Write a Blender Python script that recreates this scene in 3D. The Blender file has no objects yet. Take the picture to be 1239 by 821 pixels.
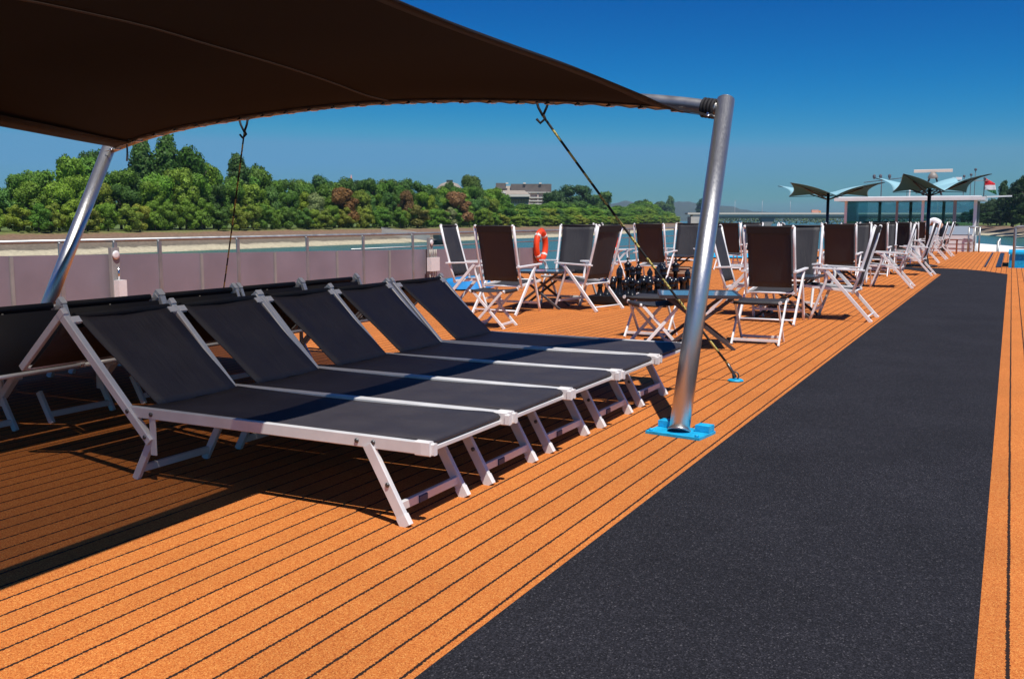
import bpy, math, random
from mathutils import Vector, Matrix, noise
R=math.radians; PI=math.pi
random.seed(7)
S=bpy.context.scene
COL=S.collection
# ------------------------------------------------------------------ camera
F=1165.0; CX,CY=619.5,410.5; H=1.2
TH=math.atan(144.5/F); YA=math.atan2(605,math.hypot(F,144.5))
FW=Vector((-math.sin(YA)*math.cos(TH),math.cos(YA)*math.cos(TH),-math.sin(TH)))
RT=Vector((math.cos(YA),math.sin(YA),0)); UP=RT.cross(FW)
C0=Vector((0,0,H))
cam=bpy.data.cameras.new('camera'); camo=bpy.data.objects.new('camera',cam); COL.objects.link(camo)
camo.matrix_world=Matrix(((RT.x,UP.x,-FW.x,0),(RT.y,UP.y,-FW.y,0),(RT.z,UP.z,-FW.z,H),(0,0,0,1)))
cam.sensor_width=36; cam.lens=F/1239*36; cam.clip_end=30000; cam.clip_start=.05
S.camera=camo
def ray(x,y): return RT*(x-CX)-UP*(y-CY)+FW*F
def atz(x,y,z=0): d=ray(x,y); return C0+d*((z-H)/d.z)
def aty(x,y,Y): d=ray(x,y); return C0+d*(Y/d.y)
def atx(x,y,X): d=ray(x,y); return C0+d*(X/d.x)
def atd(x,y,D): return C0+ray(x,y)*(D/F)
# ------------------------------------------------------------------ world and sun
SUN=Vector((.37,-.30,1)).normalized()
SKP=((7.0,1700),(2.1,2.95),(1.7,2.55))
w=bpy.data.worlds.new('World'); S.world=w; w.use_nodes=True
nt=w.node_tree; bg=nt.nodes['Background']; sky=nt.nodes.new('ShaderNodeTexSky')
sky.sky_type='NISHITA'; sky.sun_disc=False; sky.sun_elevation=math.asin(SUN.z)
sky.sun_rotation=math.atan2(SUN.x,SUN.y); sky.air_density=1.0; sky.dust_density=.6; sky.ozone_density=4.0; sky.altitude=100
# polarised, contrasty rendering of the real sky: a response curve per colour channel
sc_=nt.nodes.new('ShaderNodeSeparateColor'); cc_=nt.nodes.new('ShaderNodeCombineColor'); nt.links.new(sky.outputs[0],sc_.inputs[0])
def resp(i,p,k,cap):
    q=None
    for op,v in (('MULTIPLY',.06),('POWER',p),('MULTIPLY',k/.06),('MINIMUM',cap/.06)):
        n=nt.nodes.new('ShaderNodeMath'); n.operation=op; n.inputs[1].default_value=v
        nt.links.new(sc_.outputs[i] if q is None else q,n.inputs[0]); q=n.outputs[0]
    nt.links.new(q,cc_.inputs[i])
resp(0,SKP[0][0],SKP[0][1],.095); resp(1,SKP[1][0],SKP[1][1],.275); resp(2,SKP[2][0],SKP[2][1],.47)
nt.links.new(cc_.outputs[0],bg.inputs[0]); bg.inputs[1].default_value=.06
sl=bpy.data.lights.new('sun','SUN'); sl.energy=4.7; sl.angle=R(.5); sl.color=(1,.95,.87)
so=bpy.data.objects.new('sun',sl); COL.objects.link(so); so.rotation_euler=SUN.to_track_quat('Z','Y').to_euler()
S.view_settings.view_transform='Standard'; S.view_settings.look='None'; S.view_settings.exposure=0.2; S.view_settings.gamma=1
S.cycles.max_bounces=8; S.cycles.transparent_max_bounces=16
# ------------------------------------------------------------------ materials
MATS={}
def mat(name,color,rough=.6,metal=0,noise_amt=0,nscale=8,bump=0,bscale=60,spec=.5,objcol=False,trans=None,coat=0,aniso=0):
    if name in MATS: return MATS[name]
    m=bpy.data.materials.new(name); m.use_nodes=True; t=m.node_tree; b=t.nodes['Principled BSDF']; MATS[name]=m
    b.inputs['Base Color'].default_value=(*color,1); b.inputs['Roughness'].default_value=rough; b.inputs['Metallic'].default_value=metal
    b.inputs['Specular IOR Level'].default_value=spec
    if coat: b.inputs['Coat Weight'].default_value=coat
    tc=t.nodes.new('ShaderNodeTexCoord')
    if noise_amt:
        n=t.nodes.new('ShaderNodeTexNoise'); n.inputs['Scale'].default_value=nscale; n.inputs['Detail'].default_value=6
        t.links.new(tc.outputs['Object'],n.inputs['Vector'])
        r=t.nodes.new('ShaderNodeMapRange'); r.inputs[1].default_value=.3; r.inputs[2].default_value=.7; r.inputs[3].default_value=1-noise_amt; r.inputs[4].default_value=1+noise_amt
        t.links.new(n.outputs[0],r.inputs[0])
        x=t.nodes.new('ShaderNodeVectorMath'); x.operation='SCALE'; x.inputs[0].default_value=color; t.links.new(r.outputs[0],x.inputs['Scale'])
        t.links.new(x.outputs[0],b.inputs['Base Color'])
        r2=t.nodes.new('ShaderNodeMapRange'); r2.inputs[1].default_value=.3; r2.inputs[2].default_value=.7; r2.inputs[3].default_value=max(0,rough-.08); r2.inputs[4].default_value=min(1,rough+.08)
        t.links.new(n.outputs[0],r2.inputs[0]); t.links.new(r2.outputs[0],b.inputs['Roughness'])
    if bump:
        n=t.nodes.new('ShaderNodeTexNoise'); n.inputs['Scale'].default_value=bscale; n.inputs['Detail'].default_value=4
        t.links.new(tc.outputs['Object'],n.inputs['Vector'])
        bp=t.nodes.new('ShaderNodeBump'); bp.inputs['Strength'].default_value=bump; bp.inputs['Distance'].default_value=.01
        t.links.new(n.outputs[0],bp.inputs['Height']); t.links.new(bp.outputs[0],b.inputs['Normal'])
    return m
WHITE=mat('white_aluminium',(.80,.79,.80),.38,0,.06,14,spec=.5)
ALU=mat('lounger_aluminium',(.70,.69,.69),.40,.15,.06,9)
CAP=mat('white_plastic',(.74,.71,.70),.45,0,.05,20)
SLING=mat('charcoal_sling',(.036,.031,.038),.62,0,.14,4,.25,700)
BSLING=mat('brown_sling',(.031,.0295,.034),.65,0,.12,5,.25,600)
BSLINGD=mat('brown_hem',(.014,.011,.012),.7)
BLACK=mat('black_plastic',(.012,.012,.014),.35,0,.2,8)
BGLOSS=mat('glossy_black',(.010,.011,.014),.22,0,.2,8)
DFAB=mat('dark_fabric',(.014,.012,.014),.8,0,.1,5,.2,500)
BOLT=mat('bolt_metal',(.12,.12,.12),.4,.8)
STEEL=mat('chrome',(.62,.62,.63),.22,1)
BLUE=mat('blue_paint',(.008,.38,.68),.5,0,.22,16,.25,60)
DBLUE=mat('strong_blue_tarp',(.01,.20,.50),.55,0,.2,6)
GREY=mat('grey_paint',(.27,.26,.25),.45,0,.08,6)
RAILM=mat('galvanised',(.36,.37,.37),.42,.7,.12,8)
PANEL=mat('mauve_panel',(.235,.20,.235),.40,0,.16,1.1)
CREAM=mat('white_ship_paint',(.78,.78,.78),.35,0,.04,3)
DGLASS=mat('smoked_glass',(.03,.05,.06),.05,0)
RED=mat('lifebuoy_orange',(.85,.07,.015),.4)
CORDM=mat('pale_cord',(.45,.42,.36),.8)
WOODR=mat('reddish_wood',(.28,.07,.025),.5,0,.2,10)
TABTOP=mat('table_glass',(.05,.10,.16),.08,0)
DKFR=mat('dark_table_frame',(.07,.06,.065),.4,.3,.1,10)
SKIN=mat('skin',(.45,.25,.17),.55)
SHIRT=mat('white_shirt',(.78,.78,.82),.8)
CONC=mat('concrete',(.46,.43,.39),.8,0,.1,.2)
def deckmat():
    m=bpy.data.materials.new('cork_deck'); m.use_nodes=True; t=m.node_tree; b=t.nodes['Principled BSDF']; N=t.nodes.new; L=t.links.new
    tc=N('ShaderNodeTexCoord'); sp=N('ShaderNodeSeparateXYZ'); L(tc.outputs['Object'],sp.inputs[0])
    def M(op,a,bb=None,c=None):
        n=N('ShaderNodeMath'); n.operation=op
        for i,v in enumerate((a,bb,c)):
            if v is None: continue
            if isinstance(v,(int,float)): n.inputs[i].default_value=v
            else: L(v,n.inputs[i])
        return n.outputs[0]
    def NO(s,d=2,r=.5):
        n=N('ShaderNodeTexNoise'); n.inputs['Scale'].default_value=s; n.inputs['Detail'].default_value=d; n.inputs['Roughness'].default_value=r; L(tc.outputs['Object'],n.inputs['Vector']); return n.outputs[0]
    jit=M('MULTIPLY',M('SUBTRACT',NO(110,3),.5),.016)
    wav=M('MULTIPLY',M('SUBTRACT',NO(3,2),.5),.006)
    x=M('ADD',M('ADD',sp.outputs[0],jit),wav)
    q=M('DIVIDE',M('ADD',x,1.366),.1095)
    fr=M('SUBTRACT',M('FRACT',M('ADD',q,.5)),.5)
    dist=M('MULTIPLY',M('ABSOLUTE',fr),.1095)
    mask=M('LESS_THAN',dist,.0053)
    # granules
    v=N('ShaderNodeTexVoronoi'); v.inputs['Scale'].default_value=330; L(tc.outputs['Object'],v.inputs['Vector'])
    cr=N('ShaderNodeValToRGB'); e=cr.color_ramp.elements
    e[0].position=.0; e[0].color=(.30,.065,.012,1); e[1].position=1; e[1].color=(.72,.34,.09,1)
    for p,c in ((.25,(.49,.138,.026,1)),(.6,(.57,.175,.036,1)),(.86,(.62,.22,.052,1))):
        k=e.new(p); k.color=c
    sep=N('ShaderNodeSeparateColor'); L(v.outputs['Color'],sep.inputs[0]); L(sep.outputs[0],cr.inputs[0])
    # large dirt patches
    d=N('ShaderNodeMapRange'); L(NO(1.1,5,.6),d.inputs[0]); d.inputs[1].default_value=.3; d.inputs[2].default_value=.7; d.inputs[3].default_value=.87; d.inputs[4].default_value=1.07
    # plank to plank difference
    wn=N('ShaderNodeTexWhiteNoise'); wn.noise_dimensions='1D'; L(M('FLOOR',q),wn.inputs['W'])
    pl=M('ADD',M('MULTIPLY',wn.outputs[0],.10),.95)
    s=M('MULTIPLY',d.outputs[0],pl)
    sc=N('ShaderNodeVectorMath'); sc.operation='SCALE'; L(cr.outputs[0],sc.inputs[0]); L(s,sc.inputs['Scale'])
    mx=N('ShaderNodeMix'); mx.data_type='RGBA'; L(mask,mx.inputs[0]); L(sc.outputs[0],mx.inputs[6]); mx.inputs[7].default_value=(.022,.011,.008,1)
    L(mx.outputs[2],b.inputs['Base Color']); b.inputs['Roughness'].default_value=.85; b.inputs['Specular IOR Level'].default_value=.25
    h=M('SUBTRACT',v.outputs['Distance'],M('MULTIPLY',mask,1.2))
    bp=N('ShaderNodeBump'); bp.inputs['Strength'].default_value=.35; bp.inputs['Distance'].default_value=.002; L(h,bp.inputs['Height']); L(bp.outputs[0],b.inputs['Normal'])
    return m
def carpetmat():
    m=bpy.data.materials.new('charcoal_carpet'); m.use_nodes=True; t=m.node_tree; b=t.nodes['Principled BSDF']; N=t.nodes.new; L=t.links.new
    tc=N('ShaderNodeTexCoord')
    v=N('ShaderNodeTexVoronoi'); v.inputs['Scale'].default_value=230; L(tc.outputs['Object'],v.inputs['Vector'])
    sep=N('ShaderNodeSeparateColor'); L(v.outputs['Color'],sep.inputs[0])
    cr=N('ShaderNodeValToRGB'); e=cr.color_ramp.elements; e[0].color=(.007,.007,.009,1); e[1].color=(.095,.09,.10,1); e[1].position=1
    for p,c in ((.55,(.015,.015,.020,1)),(.93,(.031,.030,.038,1)),(.985,(.060,.058,.066,1))): k=e.new(p); k.color=c
    L(sep.outputs[1],cr.inputs[0])
    n=N('ShaderNodeTexNoise'); n.inputs['Scale'].default_value=1.5; n.inputs['Detail'].default_value=6; L(tc.outputs['Object'],n.inputs['Vector'])
    r=N('ShaderNodeMapRange'); r.inputs[1].default_value=.3; r.inputs[2].default_value=.7; r.inputs[3].default_value=.86; r.inputs[4].default_value=1.16; L(n.outputs[0],r.inputs[0])
    s=N('ShaderNodeVectorMath'); s.operation='SCALE'; L(cr.outputs[0],s.inputs[0]); L(r.outputs[0],s.inputs['Scale']); L(s.outputs[0],b.inputs['Base Color'])
    b.inputs['Roughness'].default_value=.9; b.inputs['Specular IOR Level'].default_value=.2
    bp=N('ShaderNodeBump'); bp.inputs['Strength'].default_value=.6; bp.inputs['Distance'].default_value=.004; L(v.outputs['Distance'],bp.inputs['Height']); L(bp.outputs[0],b.inputs['Normal'])
    return m
def steelmat():
    m=bpy.data.materials.new('brushed_steel'); m.use_nodes=True; t=m.node_tree; b=t.nodes['Principled BSDF']; N=t.nodes.new; L=t.links.new
    b.inputs['Metallic'].default_value=.93; b.inputs['Base Color'].default_value=(.62,.61,.59,1)
    tc=N('ShaderNodeTexCoord'); mp=N('ShaderNodeMapping'); mp.inputs['Scale'].default_value=(60,60,2.5); L(tc.outputs['Object'],mp.inputs[0])
    n=N('ShaderNodeTexNoise'); n.inputs['Scale'].default_value=2; n.inputs['Detail'].default_value=5; L(mp.outputs[0],n.inputs['Vector'])
    r=N('ShaderNodeMapRange'); r.inputs[3].default_value=.25; r.inputs[4].default_value=.46; L(n.outputs[0],r.inputs[0]); L(r.outputs[0],b.inputs['Roughness'])
    bp=N('ShaderNodeBump'); bp.inputs['Strength'].default_value=.08; bp.inputs['Distance'].default_value=.003; L(n.outputs[0],bp.inputs['Height']); L(bp.outputs[0],b.inputs['Normal'])
    return m
BRUSH=steelmat()
ARCHM=mat('dimmed_steel_tube',(.36,.35,.34),.45,.8,.1,12)  # arch steel darkened in colour to stand in for a dimmer deck reflection
def clothmat():
    # open-weave shade mesh: light passes the holes when it meets the cloth squarely, none at a grazing angle
    m=bpy.data.materials.new('shade_mesh'); m.use_nodes=True; t=m.node_tree; b=t.nodes['Principled BSDF']; N=t.nodes.new; L=t.links.new
    b.inputs['Base Color'].default_value=(.014,.0115,.0115,1); b.inputs['Roughness'].default_value=.85; b.inputs['Specular IOR Level'].default_value=.1
    lw=N('ShaderNodeLayerWeight'); lw.inputs['Blend'].default_value=.5
    r=N('ShaderNodeMapRange'); r.interpolation_type='SMOOTHSTEP'; r.inputs[1].default_value=.10; r.inputs[2].default_value=.45; r.inputs[3].default_value=.19; r.inputs[4].default_value=0
    L(lw.outputs['Facing'],r.inputs[0])
    tr=N('ShaderNodeBsdfTransparent'); tr.inputs[0].default_value=(1,.93,.85,1)
    mx=N('ShaderNodeMixShader'); L(r.outputs[0],mx.inputs[0]); L(b.outputs[0],mx.inputs[1]); L(tr.outputs[0],mx.inputs[2])
    L(mx.outputs[0],t.nodes['Material Output'].inputs[0]); return m
CLOTH=clothmat()
def creases(m):
    t=m.node_tree; N=t.nodes.new; L=t.links.new; b=t.nodes['Principled BSDF']; tc=N('ShaderNodeTexCoord'); oi=N('ShaderNodeObjectInfo')
    ad=N('ShaderNodeVectorMath'); ad.operation='ADD'; L(tc.outputs['Object'],ad.inputs[0]); L(oi.outputs['Random'],ad.inputs[1])
    mp=N('ShaderNodeMapping'); mp.inputs['Rotation'].default_value=(0,0,.7); mp.inputs['Scale'].default_value=(3,16,3); L(ad.outputs[0],mp.inputs[0])
    n=N('ShaderNodeTexNoise'); n.inputs['Scale'].default_value=1.3; n.inputs['Detail'].default_value=3; n.inputs['Distortion'].default_value=.6; L(mp.outputs[0],n.inputs['Vector'])
    bp=N('ShaderNodeBump'); bp.inputs['Strength'].default_value=.35; bp.inputs['Distance'].default_value=.012; L(n.outputs[0],bp.inputs['Height'])
    old=b.inputs['Normal'].links[0].from_socket; L(old,bp.inputs['Normal']); L(bp.outputs[0],b.inputs['Normal'])
creases(SLING); creases(BSLING)
HEM=mat('canopy_hem',(.020,.013,.012),.85)
_t=HEM.node_tree; _tr=_t.nodes.new('ShaderNodeBsdfTransparent'); _tr.inputs[0].default_value=(1,.9,.8,1); _mx=_t.nodes.new('ShaderNodeMixShader'); _mx.inputs[0].default_value=.16
_t.links.new(_t.nodes['Principled BSDF'].outputs[0],_mx.inputs[1]); _t.links.new(_tr.outputs[0],_mx.inputs[2]); _t.links.new(_mx.outputs[0],_t.nodes['Material Output'].inputs[0])
SEAM=mat('seam_thread',(.10,.065,.055),.8)
def glassmat(name,col,tr):
    m=bpy.data.materials.new(name); m.use_nodes=True; t=m.node_tree; N=t.nodes.new; L=t.links.new
    g=N('ShaderNodeBsdfGlossy'); g.inputs['Roughness'].default_value=.02
    f=N('ShaderNodeFresnel'); f.inputs[0].default_value=1.45
    tb=N('ShaderNodeBsdfTransparent'); tb.inputs[0].default_value=(*col,1)
    mx=N('ShaderNodeMixShader'); L(f.outputs[0],mx.inputs[0]); L(tb.outputs[0],mx.inputs[1]); L(g.outputs[0],mx.inputs[2]); L(mx.outputs[0],t.nodes['Material Output'].inputs[0]); return m
GLASS=glassmat('tinted_glass',(.74,.86,.88),.6)
def leafmat():
    m=bpy.data.materials.new('foliage'); m.use_nodes=True; t=m.node_tree; b=t.nodes['Principled BSDF']; N=t.nodes.new; L=t.links.new
    oi=N('ShaderNodeObjectInfo'); tc=N('ShaderNodeTexCoord')
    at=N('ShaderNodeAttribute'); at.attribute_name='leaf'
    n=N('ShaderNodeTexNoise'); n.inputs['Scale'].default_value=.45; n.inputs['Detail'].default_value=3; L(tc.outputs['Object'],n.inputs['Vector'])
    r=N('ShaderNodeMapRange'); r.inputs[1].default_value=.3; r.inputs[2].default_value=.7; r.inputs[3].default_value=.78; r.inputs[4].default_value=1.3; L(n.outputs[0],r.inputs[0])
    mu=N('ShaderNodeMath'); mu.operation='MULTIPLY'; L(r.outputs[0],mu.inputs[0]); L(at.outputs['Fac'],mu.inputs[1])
    s=N('ShaderNodeVectorMath'); s.operation='SCALE'; L(oi.outputs['Color'],s.inputs[0]); L(mu.outputs[0],s.inputs['Scale'])
    L(s.outputs[0],b.inputs['Base Color']); b.inputs['Roughness'].default_value=.55; b.inputs['Specular IOR Level'].default_value=.25
    tl=N('ShaderNodeBsdfTranslucent'); L(s.outputs[0],tl.inputs[0])
    mx=N('ShaderNodeMixShader'); mx.inputs[0].default_value=.3; L(b.outputs[0],mx.inputs[1]); L(tl.outputs[0],mx.inputs[2]); L(mx.outputs[0],t.nodes['Material Output'].inputs[0]); return m
LEAF=leafmat(); BARK=mat('bark',(.10,.075,.055),.9,0,.2,3)
def watermat():
    m=bpy.data.materials.new('river_water'); m.use_nodes=True; t=m.node_tree; b=t.nodes['Principled BSDF']; N=t.nodes.new; L=t.links.new
    b.inputs['Base Color'].default_value=(.055,.15,.135,1); b.inputs['Roughness'].default_value=.25; b.inputs['IOR'].default_value=1.33
    tc=N('ShaderNodeTexCoord'); n=N('ShaderNodeTexNoise'); n.inputs['Scale'].default_value=.9; n.inputs['Detail'].default_value=5; L(tc.outputs['Object'],n.inputs['Vector'])
    bp=N('ShaderNodeBump'); bp.inputs['Strength'].default_value=.8; bp.inputs['Distance'].default_value=.25; L(n.outputs[0],bp.inputs['Height']); L(bp.outputs[0],b.inputs['Normal'])
    return m
def bankmat():
    m=bpy.data.materials.new('bank_ground'); m.use_nodes=True; t=m.node_tree; b=t.nodes['Principled BSDF']; N=t.nodes.new; L=t.links.new
    tc=N('ShaderNodeTexCoord'); sp=N('ShaderNodeSeparateXYZ'); L(tc.outputs['Object'],sp.inputs[0])
    n=N('ShaderNodeTexNoise'); n.inputs['Scale'].default_value=.25; n.inputs['Detail'].default_value=8; n.inputs['Roughness'].default_value=.7; L(tc.outputs['Object'],n.inputs['Vector'])
    n2=N('ShaderNodeTexNoise'); n2.inputs['Scale'].default_value=1.6; n2.inputs['Detail'].default_value=6; L(tc.outputs['Object'],n2.inputs['Vector'])
    a=N('ShaderNodeMath'); a.operation='MULTIPLY_ADD'; L(n.outputs[0],a.inputs[0]); a.inputs[1].default_value=1.4; L(sp.outputs[2],a.inputs[2])
    r=N('ShaderNodeMapRange'); r.inputs[1].default_value=-4.4; r.inputs[2].default_value=-.2; L(a.outputs[0],r.inputs[0])
    cr=N('ShaderNodeValToRGB'); e=cr.color_ramp.elements; e[0].position=0; e[0].color=(.33,.29,.20,1); e[1].position=1; e[1].color=(.095,.15,.022,1)
    for p,c in ((.10,(.46,.41,.28,1)),(.20,(.42,.37,.26,1)),(.25,(.13,.11,.08,1)),(.50,(.17,.125,.09,1)),(.80,(.19,.11,.065,1)),(.90,(.13,.15,.035,1))): k=e.new(p); k.color=c
    L(r.outputs[0],cr.inputs[0])
    r2=N('ShaderNodeMapRange'); r2.inputs[1].default_value=.3; r2.inputs[2].default_value=.7; r2.inputs[3].default_value=.7; r2.inputs[4].default_value=1.25; L(n2.outputs[0],r2.inputs[0])
    s=N('ShaderNodeVectorMath'); s.operation='SCALE'; L(cr.outputs[0],s.inputs[0]); L(r2.outputs[0],s.inputs['Scale']); L(s.outputs[0],b.inputs['Base Color']); b.inputs['Roughness'].default_value=.95
    return m
# ------------------------------------------------------------------ mesh helpers
class MB:
    def __init__(s): s.v=[]; s.f=[]; s.sm=[]
    def add(s,vs,fs,smooth=False):
        o=len(s.v); s.v+= [tuple(v) for v in vs]; s.f+=[tuple(i+o for i in f) for f in fs]; s.sm+=[smooth]*len(fs); return s
    def box(s,c,d,M=None):
        hx,hy,hz=d[0]/2,d[1]/2,d[2]/2
        vs=[Vector((x*hx,y*hy,z*hz)) for x in(-1,1) for y in(-1,1) for z in(-1,1)]
        if M is not None: vs=[M@v for v in vs]
        vs=[v+Vector(c) for v in vs]
        return s.add(vs,[(0,1,3,2),(4,6,7,5),(0,4,5,1),(2,3,7,6),(0,2,6,4),(1,5,7,3)])
    def bar(s,a,b,wd,th,up=(0,1,0),ch=.12):
        # rectangular bar from a to b; wd along 'up' side direction, th across; chamfered section
        a=Vector(a); b=Vector(b); d=(b-a).normalized(); u=Vector(up); u=(u-d*u.dot(d)).normalized(); n=d.cross(u)
        c=min(wd,th)*ch; W=wd/2; T=th/2
        pr=[(W-c,-T),(W,-T+c),(W,T-c),(W-c,T),(-W+c,T),(-W,T-c),(-W,-T+c),(-W+c,-T)]
        vs=[a+u*p+n*q for p,q in pr]+[b+u*p+n*q for p,q in pr]
        fs=[(i,(i+1)%8,8+(i+1)%8,8+i) for i in range(8)]+[tuple(range(7,-1,-1)),tuple(range(8,16))]
        return s.add(vs,fs)
    def tube(s,pts,r,n=10,cap=True,closed=False):
        pts=[Vector(p) for p in pts]; m=len(pts); rs=r if isinstance(r,(list,tuple)) else [r]*m
        d0=(pts[1]-pts[0]).normalized(); u=Vector((0,0,1)) if abs(d0.z)<.9 else Vector((1,0,0)); vs=[]
        for i,p in enumerate(pts):
            if closed: d=(pts[(i+1)%m]-pts[i-1]).normalized()
            else: d=(pts[min(i+1,m-1)]-pts[max(i-1,0)]).normalized()
            u=(u-d*u.dot(d)).normalized(); n_=d.cross(u)
            for k in range(n):
                a=2*PI*k/n; vs.append(p+(u*math.cos(a)+n_*math.sin(a))*rs[i])
        fs=[]
        for i in range(m if closed else m-1):
            j=(i+1)%m
            for k in range(n): fs.append((i*n+k,i*n+(k+1)%n,j*n+(k+1)%n,j*n+k))
        s.add(vs,fs,True)
        if cap and not closed:
            o=len(s.v)-len(vs); s.f+=[tuple(o+k for k in range(n-1,-1,-1)),tuple(o+(m-1)*n+k for k in range(n))]; s.sm+=[False,False]
        return s
    def lathe(s,prof,c=(0,0,0),n=16,M=None):
        c=Vector(c); vs=[]
        for r,z in prof:
            for k in range(n):
                a=2*PI*k/n; v=Vector((r*math.cos(a),r*math.sin(a),z))
                if M is not None: v=M@v
                vs.append(v+c)
        fs=[(i*n+k,i*n+(k+1)%n,(i+1)*n+(k+1)%n,(i+1)*n+k) for i in range(len(prof)-1) for k in range(n)]
        s.add(vs,fs,True); o=len(s.v)-len(vs); m=len(prof)
        s.f+=[tuple(o+k for k in range(n-1,-1,-1)),tuple(o+(m-1)*n+k for k in range(n))]; s.sm+=[False,False]; return s
    def prism(s,poly,z0,z1):
        n=len(poly); vs=[(x,y,z0) for x,y in poly]+[(x,y,z1) for x,y in poly]
        return s.add(vs,[tuple(range(n-1,-1,-1)),tuple(range(n,2*n))]+[(i,(i+1)%n,n+(i+1)%n,n+i) for i in range(n)])
    def grid(s,P,smooth=True,thick=0):
        # P[i][j] points; sheet with thickness
        m=len(P); n=len(P[0]); vs=[Vector(P[i][j]) for i in range(m) for j in range(n)]
        fs=[(i*n+j,i*n+j+1,(i+1)*n+j+1,(i+1)*n+j) for i in range(m-1) for j in range(n-1)]
        if not thick: return s.add(vs,fs,smooth)
        nv=[]
        for i in range(m):
            for j in range(n):
                a=vs[min(i+1,m-1)*n+j]-vs[max(i-1,0)*n+j]; b=vs[i*n+min(j+1,n-1)]-vs[i*n+max(j-1,0)]
                q=a.cross(b); q=q.normalized() if q.length>1e-9 else Vector((0,0,1)); nv.append(vs[i*n+j]-q*thick)
        o=m*n; f2=[tuple(reversed([k+o for k in f])) for f in fs]; side=[]
        ring=[(i,0) for i in range(m)]+[(m-1,j) for j in range(1,n)]+[(i,n-1) for i in range(m-2,-1,-1)]+[(0,j) for j in range(n-2,0,-1)]
        for k in range(len(ring)):
            a=ring[k]; b=ring[(k+1)%len(ring)]; A=a[0]*n+a[1]; B=b[0]*n+b[1]; side.append((A,B,B+o,A+o))
        s.add(vs+nv,fs+f2,smooth); o2=len(s.v)-2*m*n
        s.f+=[tuple(k+o2 for k in f) for f in side]; s.sm+=[False]*len(side); return s
    def mesh(s,name,m):
        me=bpy.data.meshes.new(name); me.from_pydata(s.v,[],s.f); me.polygons.foreach_set('use_smooth',s.sm)
        if m: me.materials.append(m)
        me.update(); return me
    def build(s,name,m,parent=None,loc=None):
        o=bpy.data.objects.new(name,s.mesh(name,m)); COL.objects.link(o)
        if parent: o.parent=parent
        if loc is not None: o.location=loc
        return o
def tag(o,label=None,cat=None,group=None,kind=None):
    if label: o['label']=label
    if cat: o['category']=cat
    if group: o['group']=group
    if kind: o['kind']=kind
    return o
def empty(name,loc=(0,0,0),rz=0,**k):
    o=bpy.data.objects.new(name,None); COL.objects.link(o); o.location=loc; o.rotation_euler=(0,0,rz); o.empty_display_size=.1
    return tag(o,**k)
KIDS={}
def kids(o): return [c for c in COL.objects if c.parent==o]
def copy_tree(o,parent=None,cache={}):
    c=o.copy(); COL.objects.link(c)
    if parent is not None: c.parent=parent
    key=o.name
    if key not in cache: cache[key]=[x.name for x in kids(o)]
    for n in cache[key]: copy_tree(bpy.data.objects[n],c)
    return c
def spline(pts,n):
    pts=[Vector(p) for p in pts]; out=[]; m=len(pts)
    for i in range(m-1):
        p0=pts[max(i-1,0)];p1=pts[i];p2=pts[i+1];p3=pts[min(i+2,m-1)]
        for k in range(n):
            t=k/n; out.append(.5*((2*p1)+(p2-p0)*t+(2*p0-5*p1+4*p2-p3)*t*t+(3*p1-p0-3*p2+p3)*t**3))
    out.append(pts[-1]); return out
def interp(xs,ys,x):
    if x<=xs[0]: return ys[0]
    for i in range(len(xs)-1):
        if x<=xs[i+1]: return ys[i]+(ys[i+1]-ys[i])*(x-xs[i])/(xs[i+1]-xs[i])
    return ys[-1]
# ------------------------------------------------------------------ the setting
DECK=deckmat()
PORT=-10.0; STBD=1.25
dk=MB().prism([(PORT,-9),(STBD,-9),(STBD,27.4),(-.02,27.4),(-.02,41.3),(PORT+.6,41.3),(PORT,30)],-.06,0).build('deck',DECK); tag(dk,kind='structure')
hull=MB().prism([(PORT-.15,-30),(STBD+.25,-30),(STBD+.25,28),(.15,42),(-.5,54),(-3.9,68),(-8,56),(PORT-.15,40)],-5.2,-1.3)
hull.prism([(PORT-.08,-9.2),(STBD+.1,-9.2),(STBD+.1,27.3),(-.1,27.35),(-.1,41.2),(PORT+.6,41.2),(PORT-.08,30)],-1.3,-.065)
hull=hull.build('ship_hull',CREAM); tag(hull,kind='structure')
cp=[(-1.325,-9),(-.02,-9),(-.021,24.0),(-.53,25.3),(-.962,25.95),(-2.27,26.5),(-6.6,26.9),(-6.6,25.9),(-2.47,25.62),(-2.15,25.2),(-1.324,23.35)]
ca=MB().prism(cp,.001,.010).build('carpet_runner',carpetmat()); tag(ca,kind='structure')
wa=MB().add([(-9000,-3000,-5),(9000,-3000,-5),(9000,12000,-5),(-9000,12000,-5)],[(0,1,2,3)]).build('water',watermat()); tag(wa,kind='structure')
BANK=bankmat()
XW_y=[-400,350,441,640,860,1000,1500]; XW_x=[-146,-146,-158,-197,-252,-292,-460]
def xw(y): return interp(XW_y,XW_x,y)
def bank(name,fn,ys,sgn):
    prof=[(0,-5.3),(2,-4.8),(8,-4.3),(11,-3.9),(17,-2.7),(22,-1.75),(26,-1.25),(60,-1.0),(320,-.6)]
    P=[]
    for i,y in enumerate(ys):
        row=[]
        for d,z in prof:
            x=fn(y)+sgn*d*(1+.12*noise.noise(Vector((y*.03,d*.1,3)))); row.append((x,y,z+.25*noise.noise(Vector((y*.08,d*.2,0)))*(z>-5)))
        P.append(row)
    o=MB().grid(P,True).build(name,BANK); return tag(o,kind='structure')
bank('river_bank',xw,list(range(-60,1100,6)),-1)
XR_y=[60,150,250,340,424,470,560,800,1500]; XR_x=[230,120,44,12,-7,-22,-60,-95,-160]
def xr(y): return interp(XR_y,XR_x,y)
bank('far_river_bank',xr,list(range(60,1500,7)),1)
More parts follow.
